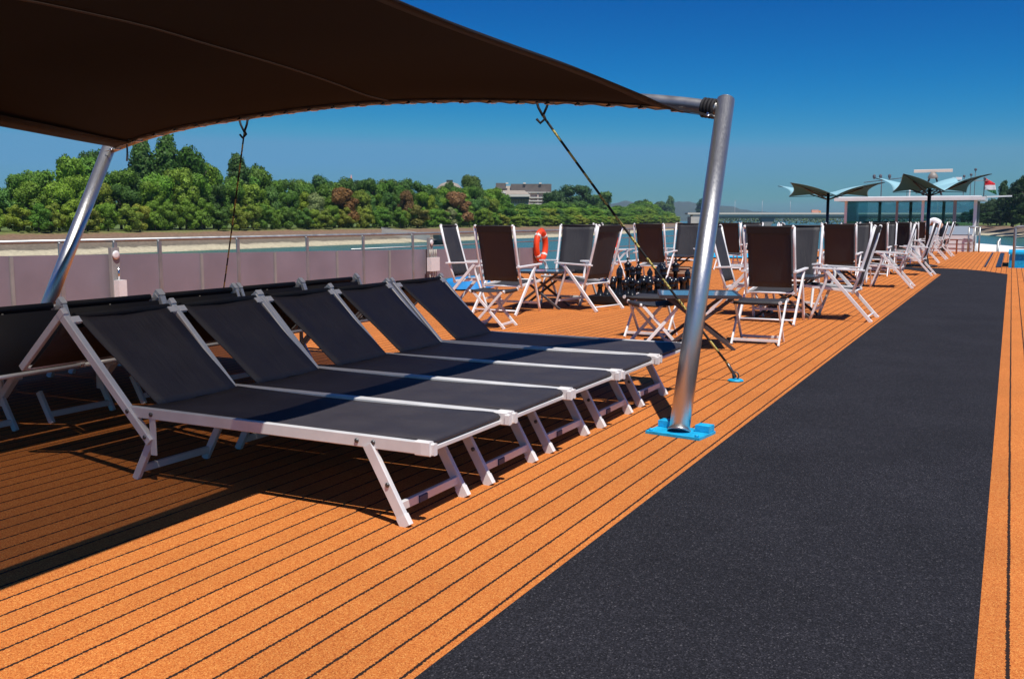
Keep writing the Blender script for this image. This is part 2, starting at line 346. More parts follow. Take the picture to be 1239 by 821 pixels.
# hills beyond the river
def ridge(name,D,pts,col):
    m=MB(); P=[]
    xs=[p[0] for p in pts]; ys=[p[1] for p in pts]
    n=140; rows=[]
    for t in (0,.3,.6,.85,1):
        row=[]
        for i in range(n+1):
            px=xs[0]+(xs[-1]-xs[0])*i/n; top=interp(xs,ys,px)-1.2*noise.noise(Vector((px*.12,D,0)))
            g=atd(px,266,D*(1-.25*(1-t))); hz=(266-top)*D/F
            row.append((g.x,g.y,-6+(hz+7)*math.sin(t*PI/2)))
        rows.append(row)
    o=m.grid(rows,True).build(name,mat('hill_woods',(.035,.055,.03),.95,0,.3,.01)); return tag(o,kind='structure')
ridge('hills',6500,[(560,262),(640,257),(720,251),(745,246),(758,243),(775,248),(800,249),(815,245),(835,244),(855,250),(880,249),(905,255),(950,258),(1000,262)],None)
# far bank beyond the bridge
rows=[]
random.seed(3)
fb=MB()
for k in range(5200):
    px=random.uniform(842,1260); D=random.uniform(1430,1560); p=atd(px,266,D); top=5.5+2.6*noise.noise(Vector((px*.07,0,0)))+1.8*noise.noise(Vector((px*.3,5,0)))
    z=-4.5+(top+4.5)*random.random()**.8; s=random.uniform(.7,1.7)
    a=Vector([random.gauss(0,1) for _ in range(3)]).normalized(); b=a.orthogonal().normalized(); c=a.cross(b); q=Vector((p.x,p.y,z))
    fb.add([q+b*s,q+c*s,q-b*s,q-c*s],[(0,1,2,3)])
mm=mat('distant_wood',(.06,.10,.03),.8,0,.35,.05)
o=fb.build('far_wood',mm); tag(o,kind='stuff',label='low distant line of green woods beyond the bridge',cat='woods')
# ------------------------------------------------------------------ trees
def crown_mesh(name,shape,seed,nleaf=9000,ls=.19):
    rnd=random.Random(seed); V=[];Fc=[];A=[]
    blobs=[]
    if shape=='poplar':
        for i in range(16):
            t=i/15; r=(.07+.12*max(0,math.sin(PI*min(1,t*.90+.14)))**.38)*9.6
            blobs.append((Vector((rnd.gauss(0,.25),rnd.gauss(0,.25),1.0+t*7.6)),r*rnd.uniform(.75,1.0)))
    else:
        for i in range(30):
            a=rnd.uniform(0,2*PI); t=rnd.random(); z00={'round':1.5,'broad':1.7,'low':.7}[shape]; zz=z00+(8.2-z00)*t
            lim={'round':3.1*math.sqrt(max(.05,1-((zz-4.6)/4.4)**2)),'broad':3.9*math.sqrt(max(.05,1-((zz-4.2)/4.7)**2)),'low':3.7*math.sqrt(max(.05,1-((zz-3.0)/5.6)**2))}[shape]
            q=lim*math.sqrt(rnd.random())*.85; blobs.append((Vector((math.cos(a)*q,math.sin(a)*q,zz)),rnd.uniform(.85,1.65)))
    tot=sum(b[1]**2 for b in blobs)
    for c,r in blobs:
        k=int(nleaf*r*r/tot)
        for _ in range(k):
            d=Vector([rnd.gauss(0,1) for _ in range(3)]).normalized(); rr=r*(.62+.42*rnd.random()**.7)
            if noise.noise((c+d*r)*1.1)<-.28: continue
            p=c+Vector((d.x*rr,d.y*rr,d.z*rr*.85))
            n=(d+Vector([rnd.gauss(0,.38) for _ in range(3)])).normalized(); u=n.orthogonal().normalized(); v=n.cross(u); s=ls*rnd.uniform(.6,1.35)
            an=rnd.uniform(0,PI); u2=u*math.cos(an)+v*math.sin(an); v2=n.cross(u2)
            o=len(V); V+= [p+u2*s,p+v2*s*.7,p-u2*s,p-v2*s*.7]; Fc.append((o,o+1,o+2,o+3)); A.append(rnd.uniform(.75,1.3))
        # solid core against see-through; inner shade painted as a darker leaf tone
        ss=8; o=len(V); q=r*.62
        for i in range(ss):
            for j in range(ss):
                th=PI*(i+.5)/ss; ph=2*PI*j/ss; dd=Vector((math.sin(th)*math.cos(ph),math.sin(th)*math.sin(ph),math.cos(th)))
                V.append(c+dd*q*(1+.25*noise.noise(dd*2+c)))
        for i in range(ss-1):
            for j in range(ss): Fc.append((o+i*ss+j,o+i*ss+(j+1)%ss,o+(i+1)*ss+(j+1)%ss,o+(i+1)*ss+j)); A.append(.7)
    me=bpy.data.meshes.new(name); me.from_pydata([tuple(v) for v in V],[],Fc); me.materials.append(LEAF)
    at=me.attributes.new('leaf','FLOAT','FACE'); at.data.foreach_set('value',A); me.update(); return me
def trunk_mesh(name,seed,pop=False):
    rnd=random.Random(seed); m=MB()
    hgt=6.5 if not pop else 8.5
    m.tube([(0,0,-.4),(rnd.gauss(0,.06),0,1),(rnd.gauss(0,.15),rnd.gauss(0,.15),3),(rnd.gauss(0,.2),0,hgt)],[.30,.22,.17,.05],7)
    for i in range(7):
        a=rnd.uniform(0,2*PI); z=rnd.uniform(1.8,4.5); L=rnd.uniform(1.2,2.6)*(.4 if pop else 1)
        m.tube([(0,0,z),(math.cos(a)*L*.5,math.sin(a)*L*.5,z+L*.45),(math.cos(a)*L,math.sin(a)*L,z+L*.9)],[.10,.07,.03],5)
    return m.mesh(name,BARK)
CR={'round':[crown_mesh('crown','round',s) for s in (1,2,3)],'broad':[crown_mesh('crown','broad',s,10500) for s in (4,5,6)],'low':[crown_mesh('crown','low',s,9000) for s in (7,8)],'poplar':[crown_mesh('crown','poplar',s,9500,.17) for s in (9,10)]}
TR={False:[trunk_mesh('trunk',s) for s in (1,2)],True:[trunk_mesh('trunk',5,True)]}
TC=random.Random(11)
GREENS=[(.085,.165,.014),(.10,.18,.018),(.065,.135,.016),(.13,.20,.018),(.050,.105,.018),(.14,.19,.022),(.075,.15,.03)]
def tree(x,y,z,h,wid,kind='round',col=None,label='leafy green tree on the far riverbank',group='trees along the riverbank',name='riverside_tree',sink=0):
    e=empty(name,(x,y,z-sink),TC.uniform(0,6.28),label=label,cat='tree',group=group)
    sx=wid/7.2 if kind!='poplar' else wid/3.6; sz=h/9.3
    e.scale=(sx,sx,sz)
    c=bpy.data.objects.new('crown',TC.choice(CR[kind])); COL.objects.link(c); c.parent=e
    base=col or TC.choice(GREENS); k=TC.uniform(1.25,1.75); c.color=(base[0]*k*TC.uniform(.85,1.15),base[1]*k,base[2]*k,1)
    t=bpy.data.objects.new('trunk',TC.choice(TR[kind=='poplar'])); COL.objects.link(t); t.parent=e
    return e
# skyline: pixel height of the tree tops along the left bank
SKX=[-40,0,30,60,80,100,118,140,150,230,250,262,300,320,345,390,420,450,480,520,535,552,590,600,620,640,680,700,735,760,775,800,815,838]
SKY=[205,206,206,196,198,192,196,205,206,180,193,208,205,208,217,218,216,218,216,222,224,226,226,232,246,247,245,244,250,250,243,250,250,255]
def row(off,step0,frac,kinds,cols,label,group,zrow,name,y0=95,y1=900,wf=1.0,minh=4):
    y=y0
    while y<y1:
        yy=y+TC.uniform(-1,1)*step0*.25; x=xw(yy)-off-TC.uniform(-2,2)
        v=Vector((x,yy,zrow))-C0; d=v.dot(FW); px=CX+F*v.dot(RT)/d
        st=step0*(1 if yy<300 else 1+ (yy-300)/300)
        if px>845: break
        if px>-60:
            dep=d/F; top=interp(SKX,SKY,px); hmax=1.2+(266-top)*dep-zrow
            h=max(minh,hmax*frac*TC.uniform(.88,1.04)); 
            tree(x,yy,zrow,h,max(st*1.25*wf,h*.62)*TC.uniform(.85,1.15),TC.choice(kinds),TC.choice(cols),label,group,name)
        y+=st*TC.uniform(.8,1.2)
YG=[(.135,.20,.020),(.11,.185,.018),(.085,.165,.018),(.16,.20,.025),(.07,.14,.02)]
row(27,4.6,.45,['low','low','round'],YG,'low yellow-green tree in the front row along the riverbank','front row of riverbank trees',-1.25,'bushy_tree',wf=.9)
row(35,5.8,.78,['round','broad'],GREENS,'mid-height green tree behind the front row on the riverbank','middle row of riverbank trees',-1.1,'leafy_tree')
row(47,6.2,1.03,['broad','round'],[GREENS[0],GREENS[2],GREENS[4],GREENS[2]],'tall dark green tree at the back of the riverbank wood','back row of riverbank trees',-1.0,'tall_tree')
def special(px,top,off,kind,wid,col,label,name,Y=None,frac_bottom=None):
    # stand a tree on the bank so that it is seen at this bearing
    Y=200.0
    for _ in range(30):
        X=xw(Y)-off; d=ray(px,266); Y=abs(X/d.x*d.y)
    v=Vector((X,Y,0))-C0; dep=v.dot(FW)/F; h=1.2+(266-top)*dep+1.1
    return tree(X,Y,-1.1,h,wid*dep,kind,col,label,None,name)
DG=(.045,.098,.020)
special(174,166,44,'poplar',40,DG,'tall dark poplar left of the tallest pair behind the tent post','poplar_tree')
special(205,161,44,'poplar',40,(.05,.11,.018),'tallest dark poplar in the riverbank wood','poplar_tree')
special(235,178,42,'round',50,(.05,.115,.015),'broad bright green tree right beside the tall poplars','tall_tree')
special(311,195,50,'round',34,(.045,.095,.02),'rounded tree behind the hanging left guy rope','tall_tree')
special(289,184,46,'poplar',32,DG,'slim dark tree with pointed crown behind the left guy rope','poplar_tree')
special(85,184,50,'round',40,(.04,.09,.015),'round-topped green tree left of the leaning tent post','tall_tree')
special(116,182,51,'broad',40,(.05,.105,.02),'wide green tree just left of the leaning tent post top','tall_tree')
special(392,212,50,'round',34,(.04,.085,.02),'dark green tree with high crown left of the pink spire','tall_tree')
special(440,218,48,'broad',34,(.028,.065,.022),'dark bluish green tree right of the pink spire','tall_tree')
special(472,214,50,'broad',40,(.06,.105,.02),'broad green tree halfway along the riverbank wood','tall_tree')
RB=(.15,.085,.025)
special(415,226,29,'broad',38,RB,'reddish brown tree in the wood below the pink spire','rust_tree')
special(492,229,29,'round',24,(.14,.085,.03),'small reddish brown tree in the middle of the bank','rust_tree')
special(553,231,29,'broad',36,(.155,.085,.035),'large rust-brown tree in front of the domed building','rust_tree')
special(382,232,29,'round',26,(.16,.19,.07),'pale silvery green tree in the riverbank row','pale_tree')
special(545,250,26,'low',18,(.22,.23,.10),'small pale cream-green tree under the rust-brown one','pale_tree')
special(505,247,26,'low',34,(.17,.145,.03),'yellowish olive tree beside the moored black boat','pale_tree')
special(572,211,52,'broad',34,(.06,.10,.018),'tall tree with open crown between the two building roofs','tall_tree')
special(545,218,54,'round',26,(.045,.085,.02),'dark tree in front of the left domed roof','tall_tree')
special(672,228,55,'round',34,(.04,.075,.022),'dark grey-green tree right of the white terraced building','tall_tree')
special(697,224,56,'broad',50,(.04,.08,.022),'largest dark tree right of the white terraced building','tall_tree')
special(727,230,56,'broad',34,(.055,.10,.02),'green tree right behind the striped guy rope','tall_tree')
special(776,240,58,'round',26,(.055,.10,.02),'rounded tree standing above the row near the bridge','tall_tree')
special(800,243,58,'round',24,(.05,.09,.02),'second rounded tree above the row near the bridge','tall_tree')
special(811,236,62,'poplar',12,DG,'small pointed poplar above the row near the bridge','poplar_tree')
special(850,239,70,'poplar',17,(.02,.06,.022),'dark narrow tree beside the bridge end','poplar_tree')
# right bank trees (dark, nearer)
def rt(px,top,dist,wid,kind,col,label,name='leafy_tree'):
    p=atd(px,266,dist); h=1.2+(266-top)*dist/F+1.1
    tree(p.x,p.y,-1.1,h,wid*dist/F,kind,col,label,'dark trees on the right bank',name)
DR=[(.022,.05,.016),(.03,.06,.015),(.026,.055,.02)]
for i,(px,top,D,wd) in enumerate([(1180,252,520,22),(1190,244,500,22),(1199,240,470,24),(1206,246,450,24),(1218,232,430,26),(1226,226,400,30),(1236,215,372,40),(1252,210,350,50),(1275,205,330,56),(1172,256,560,20),(1196,256,425,24),(1210,254,405,24),(1224,250,380,26),(1240,246,350,30)]):
    rt(px,top,D,wd,'broad' if i%2 else 'round',DR[i%3],'dark green tree in the wood on the right bank','dark_tree')
rt(1212,217,440,15,'poplar',DR[0],'pointed dark tree above the wood on the right bank','poplar_tree')
# ------------------------------------------------------------------ far buildings, spire, bridge
def far_box(m,px0,px1,y0,y1,D,depth=14,z0=None):
    a=atd(px0,266,D); b=atd(px1,266,D); zt=1.2+(266-y0)*D/F; zb=1.2+(266-y1)*D/F if z0 is None else z0
    f=Vector((FW.x,FW.y,0)).normalized()*depth
    poly=[(a.x,a.y),(b.x,b.y),(b.x+f.x,b.y+f.y),(a.x+f.x,a.y+f.y)]; m.prism(poly,zb,zt); return m
HAZE=6.5e-5
HW=mat('hotel_white',(.62,.60,.55),.7,0,.08,.1); HR=mat('hotel_roof',(.30,.26,.22),.85,0,.12,.3); HD=mat('hotel_window',(.05,.06,.07),.2); HP=mat('hotel_pink',(.55,.42,.38),.8)
D=600
ht=empty('hotel_building',atd(630,275,D),0,label='white terraced hotel with long balconies and brown sloping roof above the trees',cat='building')
def fp(name,m,*boxes,parent=ht,D=600,depth=14):
    mb=MB()
    for b in boxes: far_box(mb,*b,D,depth)
    o=mb.build(name,m); o.parent=parent; o.matrix_parent_inverse=Matrix.Translation(-parent.location); return o
fp('wall',HP,(630,667,233,262),D=606)
fp('roof',mat('dark_roof_storey',(.13,.11,.10),.8,0,.2,.3),(600,612,222,229),(618,667,223,232.5),D=607)
fp('balcony',HW,(596,612,232,234.3),D=598); fp('balcony',HW,(609,641,235.6,238.2),D=597); fp('balcony',HW,(630,668,232.6,233.6),D=604); fp('balcony',HW,(639,667,238.6,239.9),D=604); fp('balcony',HW,(639,664,242.6,243.9),D=604)
fp('balcony',HW,(641,662,246.3,247.4),D=604)
for x in (640,650,659): fp('pier',HP,(x,x+1.6,233,250),D=604.5)
fp('window',HD,(610,640,238,241),D=598.5); fp('window',HD,(596,610,234,240),D=599)
fp('wall',HW,(607,640,240.5,248),D=601)
# sloping roof
mb=MB(); A=[atd(x,266,601) for x in (595,640)]; B=[atd(x,266,615) for x in (600,628)]
k=601/F; z0=1.2+(266-235)*k; z1=1.2+(266-224.5)*k
mb.add([(A[0].x,A[0].y,z0),(A[1].x,A[1].y,z0),(B[1].x,B[1].y,z1),(B[0].x,B[0].y,z1),(A[0].x,A[0].y,z0-6),(A[1].x,A[1].y,z0-6),(B[1].x,B[1].y,z0-6),(B[0].x,B[0].y,z0-6)],[(0,1,2,3),(4,5,1,0),(5,6,2,1),(6,7,3,2),(7,4,0,3),(7,6,5,4)])
o=mb.build('roof',HR); o.parent=ht; o.matrix_parent_inverse=Matrix.Translation(-ht.location)
for x in (612,633,652): fp('roof_unit',HW,(x,x+3,221.3,223),D=606,depth=3)
db=empty('domed_building',atd(543,275,560),0,label='pale building with rounded grey roof showing behind the trees left of the hotel',cat='building')
mb=MB(); kk=560/F; c=atd(544,266,560); prof=[(8.5,1.2+(266-262)*kk),(8.5,1.2+(266-234)*kk),(7.5,1.2+(266-228)*kk),(5,1.2+(266-223)*kk),(2,1.2+(266-221)*kk)]
mb.lathe(prof,(c.x,c.y,0),20); o=mb.build('rounded_roof',HR); o.parent=db; o.matrix_parent_inverse=Matrix.Translation(-db.location)
fp('roof_cap',HD,(540.5,548,218.3,220.8),parent=db,D=560,depth=3)
sp_=atd(426,266,620); mb=MB(); kk=620/F
mb.lathe([(1.1,-1),(1.6,1.2+(266-221)*kk)],(sp_.x,sp_.y,0),8)
st=empty('church_tower',(sp_.x,sp_.y,0),0,label='slender pale tower with thin pink spire rising over the wood',cat='tower')
o=mb.build('tower_wall',HW); o.parent=st; o.matrix_parent_inverse=Matrix.Translation(-st.location)
o=MB().lathe([(1.1,1.2+(266-221)*kk),(.7,1.2+(266-218)*kk),(.12,1.2+(266-212)*kk)],(sp_.x,sp_.y,0),8).build('spire',mat('spire_pink',(.5,.22,.18),.7)); o.parent=st; o.matrix_parent_inverse=Matrix.Translation(-st.location)
# bridge
br=empty('river_bridge',atd(940,266,900),0,label='long low concrete road bridge crossing the river behind the deck chairs',cat='bridge')
def bp_(name,m,px0,px1,y0,y1,D=900,depth=14): return fp(name,m,(px0,px1,y0,y1),parent=br,D=D,depth=depth)
bp_('parapet',mat('bridge_pale',(.58,.53,.46),.8),832,1300,257.4,259.4,899,16)
bp_('girder',CONC,838,1300,259.6,262.0,900,14)
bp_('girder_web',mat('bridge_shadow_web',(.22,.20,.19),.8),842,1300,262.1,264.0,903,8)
bp_('abutment',CONC,836,848,262.2,272,899.5,18)
for px in (929,1040,1165):
    mb=MB()
    a=[atd(px+dx,266,902) for dx in (-9,9,3,-3)]; z1=1.2+2.2*900/F; z2=-5.5
    f=Vector((FW.x,FW.y,0)).normalized()*8
    P=[Vector((a[0].x,a[0].y,z1)),Vector((a[1].x,a[1].y,z1)),Vector((a[2].x,a[2].y,z2)),Vector((a[3].x,a[3].y,z2))]
    mb.add(P+[p+f for p in P],[(0,1,2,3),(7,6,5,4),(0,4,5,1),(1,5,6,2),(2,6,7,3),(3,7,4,0)])
    o=mb.build('pier',mat('bridge_pier',(.2,.19,.18),.8)); o.parent=br; o.matrix_parent_inverse=Matrix.Translation(-br.location)
LB=mat('lamp_post_paint',(.45,.47,.5),.5)
for i,px in enumerate((856,889,922,956,1100,1134)):
    p=atd(px,258,905); e=empty('bridge_lamp',p,0,label='tall thin lamp post standing on the far bridge',cat='street lamp',group='lamp posts on the bridge')
    MB().tube([(0,0,0),(0,0,12)],[.22,.12],6).build('pole',LB,e); MB().box((.6,0,12),(1.8,.5,.25)).build('lamp_head',LB,e)
p=atd(986,257,903)
e=empty('truck',(p.x,p.y,p.z-1.0),YA,label='orange and pale truck driving on the far bridge',cat='truck')
MB().box((0,0,2.1),(6.5,2.4,2.8)).build('cargo_box',mat('truck_salmon',(.6,.3,.22),.6),e); MB().box((4.4,0,1.6),(1.7,2.3,2.0)).build('cab',mat('truck_orange',(.7,.3,.1),.5),e)
for dx in (-2.3,4.2):
    MB().lathe([(.5,-.2),(.5,.2)],(dx,-1.1,.5),12,Matrix.Rotation(PI/2,3,'X')).build('wheel',BLACK,e)
# moored boat and gangway at the shore
def moored(px,py,L,label):
    p=atz(px,py,-5); rz=PI/2+.05
    e=empty('moored_boat',(p.x,p.y,-5),rz,label=label,cat='boat')
    P=[]
    for i in range(9):
        t=i/8; x=(t-.5)*L; wv=1.5*(1-abs(2*t-1)**3)+.25
        P.append([(x,-wv,1.3+.25*(2*t-1)**2),(x,-wv*.8,.3),(x,0,-.1),(x,wv*.8,.3),(x,wv,1.3+.25*(2*t-1)**2)])
    MB().grid(P,True,.08).build('hull',mat('boat_black',(.01,.012,.012),.5),e)
    MB().box((0,0,1.15),(L*.9,2.3,.08)).build('deck',mat('boat_green',(.02,.06,.05),.5),e)
    MB().box((-L*.2,0,1.8),(3,1.7,1.3)).build('cabin',mat('boat_cabin',(.04,.06,.06),.4),e)
    return e
moored(538,295.5,15,'low black boat moored at the sandy shore')
gw=empty('gangway',atz(478,290,-3.2),0,label='pale gangway sloping from the bank down to the water',cat='gangway')
a=atd(462,279.5,270); b=atd(520,288,262)
mb=MB(); mb.bar(a-gw.location,b-gw.location,1.6,.15,(0,0,1)); 
mb.v=[tuple(v) for v in mb.v]; mb.build('ramp',CONC,gw)
mb=MB(); mb.tube([a-gw.location+Vector((0,0,1)),b-gw.location+Vector((0,0,1))],.06,5); mb.tube([a-gw.location+Vector((0,0,.0)),a-gw.location+Vector((0,0,1.1))],.07,5); mb.build('handrail',LB,gw)
# ------------------------------------------------------------------ port railing with wind screens
RZ=.945
def rail_top(y): return .955-.0008*y
def panel_top(y): return max(.42,.80-.0135*(y-7)*1.35)
postpx=[-60,70,136,190,285,369,437,497,548,600]
ys=[]
for px in postpx: ys.append(atx(px,300,PORT).y)
y=ys[-1]
while y<40: y+=2.05; ys.append(y)
rl=empty('ship_railing',(PORT,20,0),0,label='grey tubular railing with mauve wind screen panels along the port side',cat='railing')
def rp(mb,name,m): 
    o=mb.build(name,m); o.parent=rl; o.matrix_parent_inverse=Matrix.Translation(-rl.location); return o
rp(MB().tube([(PORT,3,rail_top(3)),(PORT,20,rail_top(20)),(PORT+.05,30,rail_top(30)),(PORT+.6,41,rail_top(41))],.024,10),'top_rail',RAILM)
rp(MB().tube([(PORT,13.4,.70),(PORT,20,.70),(PORT+.05,30,.68),(PORT+.6,41,.66)],.012,8),'mid_rail',RAILM)
rp(MB().tube([(PORT,17.5,.45),(PORT,20,.45),(PORT+.05,30,.44),(PORT+.6,41,.43)],.012,8),'mid_rail',RAILM)
rp(MB().tube([(PORT,17.5,.22),(PORT,20,.22),(PORT+.05,30,.22),(PORT+.6,41,.22)],.012,8),'mid_rail',RAILM)
def px_(y): return PORT if y<30 else PORT+.6*(y-30)/11
for y in ys:
    x=px_(y); rp(MB().box((x+.045,y,rail_top(y)/2-.01),(.024,.055,rail_top(y)-.03)).tube([(x+.045,y,rail_top(y)-.03),(x,y,rail_top(y)-.005)],.011,6),'post',RAILM)
for i in range(len(ys)-1):
    a,b=ys[i],ys[i+1]
    if a>19: break
    x=PORT+.035
    mb=MB(); mb.add([(x,a+.003,.05),(x,b-.003,.05),(x,b-.003,panel_top(b)),(x,a+.003,panel_top(a)),(x+.008,a+.003,.05),(x+.008,b-.003,.05),(x+.008,b-.003,panel_top(b)),(x+.008,a+.003,panel_top(a))],[(0,1,2,3),(7,6,5,4),(0,4,5,1),(2,6,7,3),(0,3,7,4),(1,5,6,2)])
    rp(mb,'wind_screen',PANEL)
    if b-a>.9:
        m_=(a+b)/2; rp(MB().box((x+.022,m_,panel_top(m_)/2+.01),(.02,.04,panel_top(m_)-.04)),'stile',GREY)
def railbox(px,y_off,label,kind):
    p=atx(px,300,PORT+.10); Y=p.y; e=empty('rail_fixture',(PORT+.12,Y,0),0,label=label,cat='deck lamp')
    MB().bar((0,0,.0),(0,0,.86),.12,.07,(0,1,0)).build('bracket_post',GREY,e)
    MB().lathe([(.0,0),(.05,0),(.055,.02),(.042,.035),(.02,.04)],(.04,-.01,.77),16,Matrix.Rotation(PI/2,3,'Y')@Matrix.Diagonal((1,1,.6))).build('lamp_disc',CAP,e)
    if kind: 
        MB().box((.09,-.02,.36),(.10,.30,.26)).build('switch_box',CAP,e)
        mb=MB()
        for k in (-.12,-.05,.03,.1): mb.tube([(.09,-.02+k,.02),(.09,-.02+k,.22)],.014,6); mb.tube([(.09,-.02+k,.5),(.09,-.02+k,.64)],.014,6)
        mb.build('cable',CORDM,e)
    else:
        MB().box((.09,0,.26),(.09,.12,.40)).build('cover',CAP,e); MB().tube([(.07,.0,.46),(.07,.0,.62)],.012,6).build('rod',STEEL,e)
railbox(136,0,'white round lamp on a grey post at the wind screen near the leaning tent post',0)
railbox(519,0,'white switch box with cables and round lamp on the port wind screen',1)
def ring(px,y,label):
    p=atx(px,291,PORT+.12); e=empty('life_ring',(PORT+.13,p.y,.58),0,label=label,cat='life ring',group='life rings hung on the port railing')
    mb=MB(); R0=.30; pts=[(0,math.cos(a)*R0*.82,math.sin(a)*R0*1.08+.02) for a in [2*PI*k/28 for k in range(28)]]
    mb.tube(pts,.072,10,closed=True).build('ring_body',RED,e)
    for q in range(4):
        a=PI/4+q*PI/2; mb=MB(); pts=[(0,math.cos(t)*R0*.82,math.sin(t)*R0*1.08+.02) for t in (a-.1,a,a+.1)]; mb.tube(pts,.076,10).build('white_band',CAP,e)
    mb=MB(); pts=[(.02,math.cos(a)*R0*1.13+.01*math.sin(a*4),math.sin(a)*R0*1.36+.02) for a in [2*PI*k/24 for k in range(24)]]; mb.tube(pts,.008,5,closed=True).build('grab_rope',RED,e)
ring(654,0,'orange life ring hanging on the railing between the first two port armchairs')
ring(741,0,'orange life ring half hidden behind the chair beyond the chess pieces')
# ------------------------------------------------------------------ tent frame, sail, guy ropes
XC=-4.41; BY=5.173; KL=.6
fr=empty('tent_frame',(-1.6,BY,0),0,label='leaning brushed steel arch frame holding up the front of the dark sunshade',cat='canopy frame')
def fpart(mb,name,m,par=fr):
    o=mb.build(name,m); o.parent=par; o.matrix_parent_inverse=Matrix.Translation(-par.location); return o
ptS=Vector((-1.605,BY,.012)); ptT=Vector((-1.705,6.355,1.975))
fpart(MB().tube([ptS,ptT],.058,28),'post',BRUSH)
fpart(MB().lathe([(.057,0),(.05,.008),(.02,.012)],ptT,20,(ptT-ptS).to_track_quat('Z','Y').to_matrix()),'post_cap',BRUSH)
pB=Vector((-7.215,BY,.012)); pTt=Vector((-7.40,6.30,1.88))
fpart(MB().tube([pB,pTt],.058,28),'post',BRUSH)
def arch_pt(px,py):
    d=ray(px,py); t=(BY+KL*H)/(d.y-KL*d.z); return C0+d*t
# arch tube: pixel trace of its centre line, lies in the leaning plane y = BY + .6 z
AP=[Vector((-7.38,6.27,1.85)),arch_pt(175,163),arch_pt(230,149),arch_pt(290,139),arch_pt(360,129),arch_pt(430,121.5),arch_pt(495,117.5),arch_pt(560,116),arch_pt(630,116.5),arch_pt(700,118),arch_pt(770,121),arch_pt(820,125),arch_pt(868,131)]
AS=spline(AP,5)
AS[0]=Vector((-7.38,6.27,1.85))
fpart(MB().tube([p+Vector((0,.02,.0)) for p in AS],.046,16),'arch_tube',ARCHM)
# near arch of the same tent (mirrored, behind and above the view)
YM=3.1
def mir(p): return Vector((p.x,2*YM-p.y,p.z))
fr2=empty('tent_frame',(-1.6,2*YM-BY,0),0,label='brushed steel arch frame at the near end of the sunshade, out of view',cat='canopy frame')
fpart(MB().tube([mir(ptS),mir(ptT)],.058,20),'post',BRUSH,fr2); fpart(MB().tube([mir(pB),mir(pTt)],.058,20),'post',BRUSH,fr2)
fpart(MB().tube([mir(p) for p in AS],.046,12),'arch_tube',BRUSH,fr2)
def baseplate(p,par):
    e=MB(); rot=Matrix.Rotation(R(-8),3,'Z')
    poly=[(-.165,-.12),(.165,-.12),(.165,.10),(-.165,.10)]
    e.prism([( (rot@Vector((a,b,0))).x+p.x,(rot@Vector((a,b,0))).y+p.y) for a,b in poly],.001,.016)
    for sx in (-1,1):
        q=rot@Vector((sx*.115,.06,0)); e.box((p.x+q.x,p.y+q.y,.036),(.085,.075,.035),rot)
    fpart(e,'base_plate',BLUE,par)
    for sx in (-1,1):
        for sy in (-1,1):
            q=rot@Vector((sx*.14,sy*.09-.01,0)); fpart(MB().lathe([(.012,.016),(.012,.026),(.006,.03)],(p.x+q.x,p.y+q.y,0),6),'bolt',BLUE,par)
baseplate(Vector((-1.60,5.20,0)),fr); baseplate(Vector((-7.2,5.2,0)),fr)
fpart(MB().tube([ptS+Vector((0,0,0)),ptS+(ptT-ptS)*.006],.066,24),'weld_collar',BRUSH)
# strap knots at the post top
mb=MB()
kp=arch_pt(858,131)+Vector((0,.0,0)); dd=(AS[-1]-AS[-4]).normalized()
for o_ in (-.035,-.012,.012,.035):
    c=kp+dd*o_; u=dd.orthogonal().normalized(); v=dd.cross(u)
    mb.tube([c+(u*math.cos(a)+v*math.sin(a))*.056 for a in [2*PI*k/16 for k in range(16)]],.011,6,closed=True)
KN=fpart(mb,'lashing',DFAB)
# sail
ESt=[Vector((-1.76,6.26,1.865)),aty(820,133,5.97),aty(780,115.5,5.67),aty(740,99,5.32),Vector((-2.125,4.9,2.008)),Vector((-2.138,4.25,2.012)),Vector((-2.152,3.7,2.022)),Vector((-2.154,3.21,2.04))]
E1=spline(ESt,4); E1=E1+[mir(p) for p in reversed(E1[:-1])]
EPt=[aty(139,177.5,6.22),atx(105,171.5,-7.08),atx(70,165,-6.90),atx(30,157.5,-6.76),atx(0,152,-6.68),atx(-60,140,-6.62),atx(-150,122,-6.60),Vector((-6.60,3.1,1.93))]
E2=spline(EPt,4); E2=E2+[mir(p) for p in reversed(E2[:-1])]
def resamp(pts,n):
    L=[0]
    for a,b in zip(pts,pts[1:]): L.append(L[-1]+(b-a).length)
    out=[]
    for i in range(n):
        t=L[-1]*i/(n-1); k=0
        while k<len(L)-2 and L[k+1]<t: k+=1
        f=(t-L[k])/max(1e-9,L[k+1]-L[k]); out.append(pts[k].lerp(pts[k+1],f))
    return out
NU,NV=45,41
s1=resamp(E1,NV); s2=resamp(E2,NV)
top=[p+Vector((0,-.055,-.035)) for p in reversed(AS)]   # stbd -> port, just inside the tube
top=[p for p in top if p.x<-1.80 and p.x>-7.33]; top=resamp([s1[0]]+top+[s2[0]],NU)
bot=[mir(p) for p in top]
P=[]
for j in range(NV):
    v=j/(NV-1); row_=[]
    for i in range(NU):
        u=i/(NU-1)
        c=(s1[j]*(1-u)+s2[j]*u)+(top[i]*(1-v)+bot[i]*v)-(s1[0]*(1-u)*(1-v)+s2[0]*u*(1-v)+s1[-1]*(1-u)*v+s2[-1]*u*v)
        row_.append(c)
    P.append(row_)
sail=empty('sunshade_sail',(XC,YM,2.1),0,label='huge dark brown mesh sunshade stretched over the sun loungers',cat='sunshade')
fpart(MB().grid(P,True),'sail_cloth',CLOTH,sail)
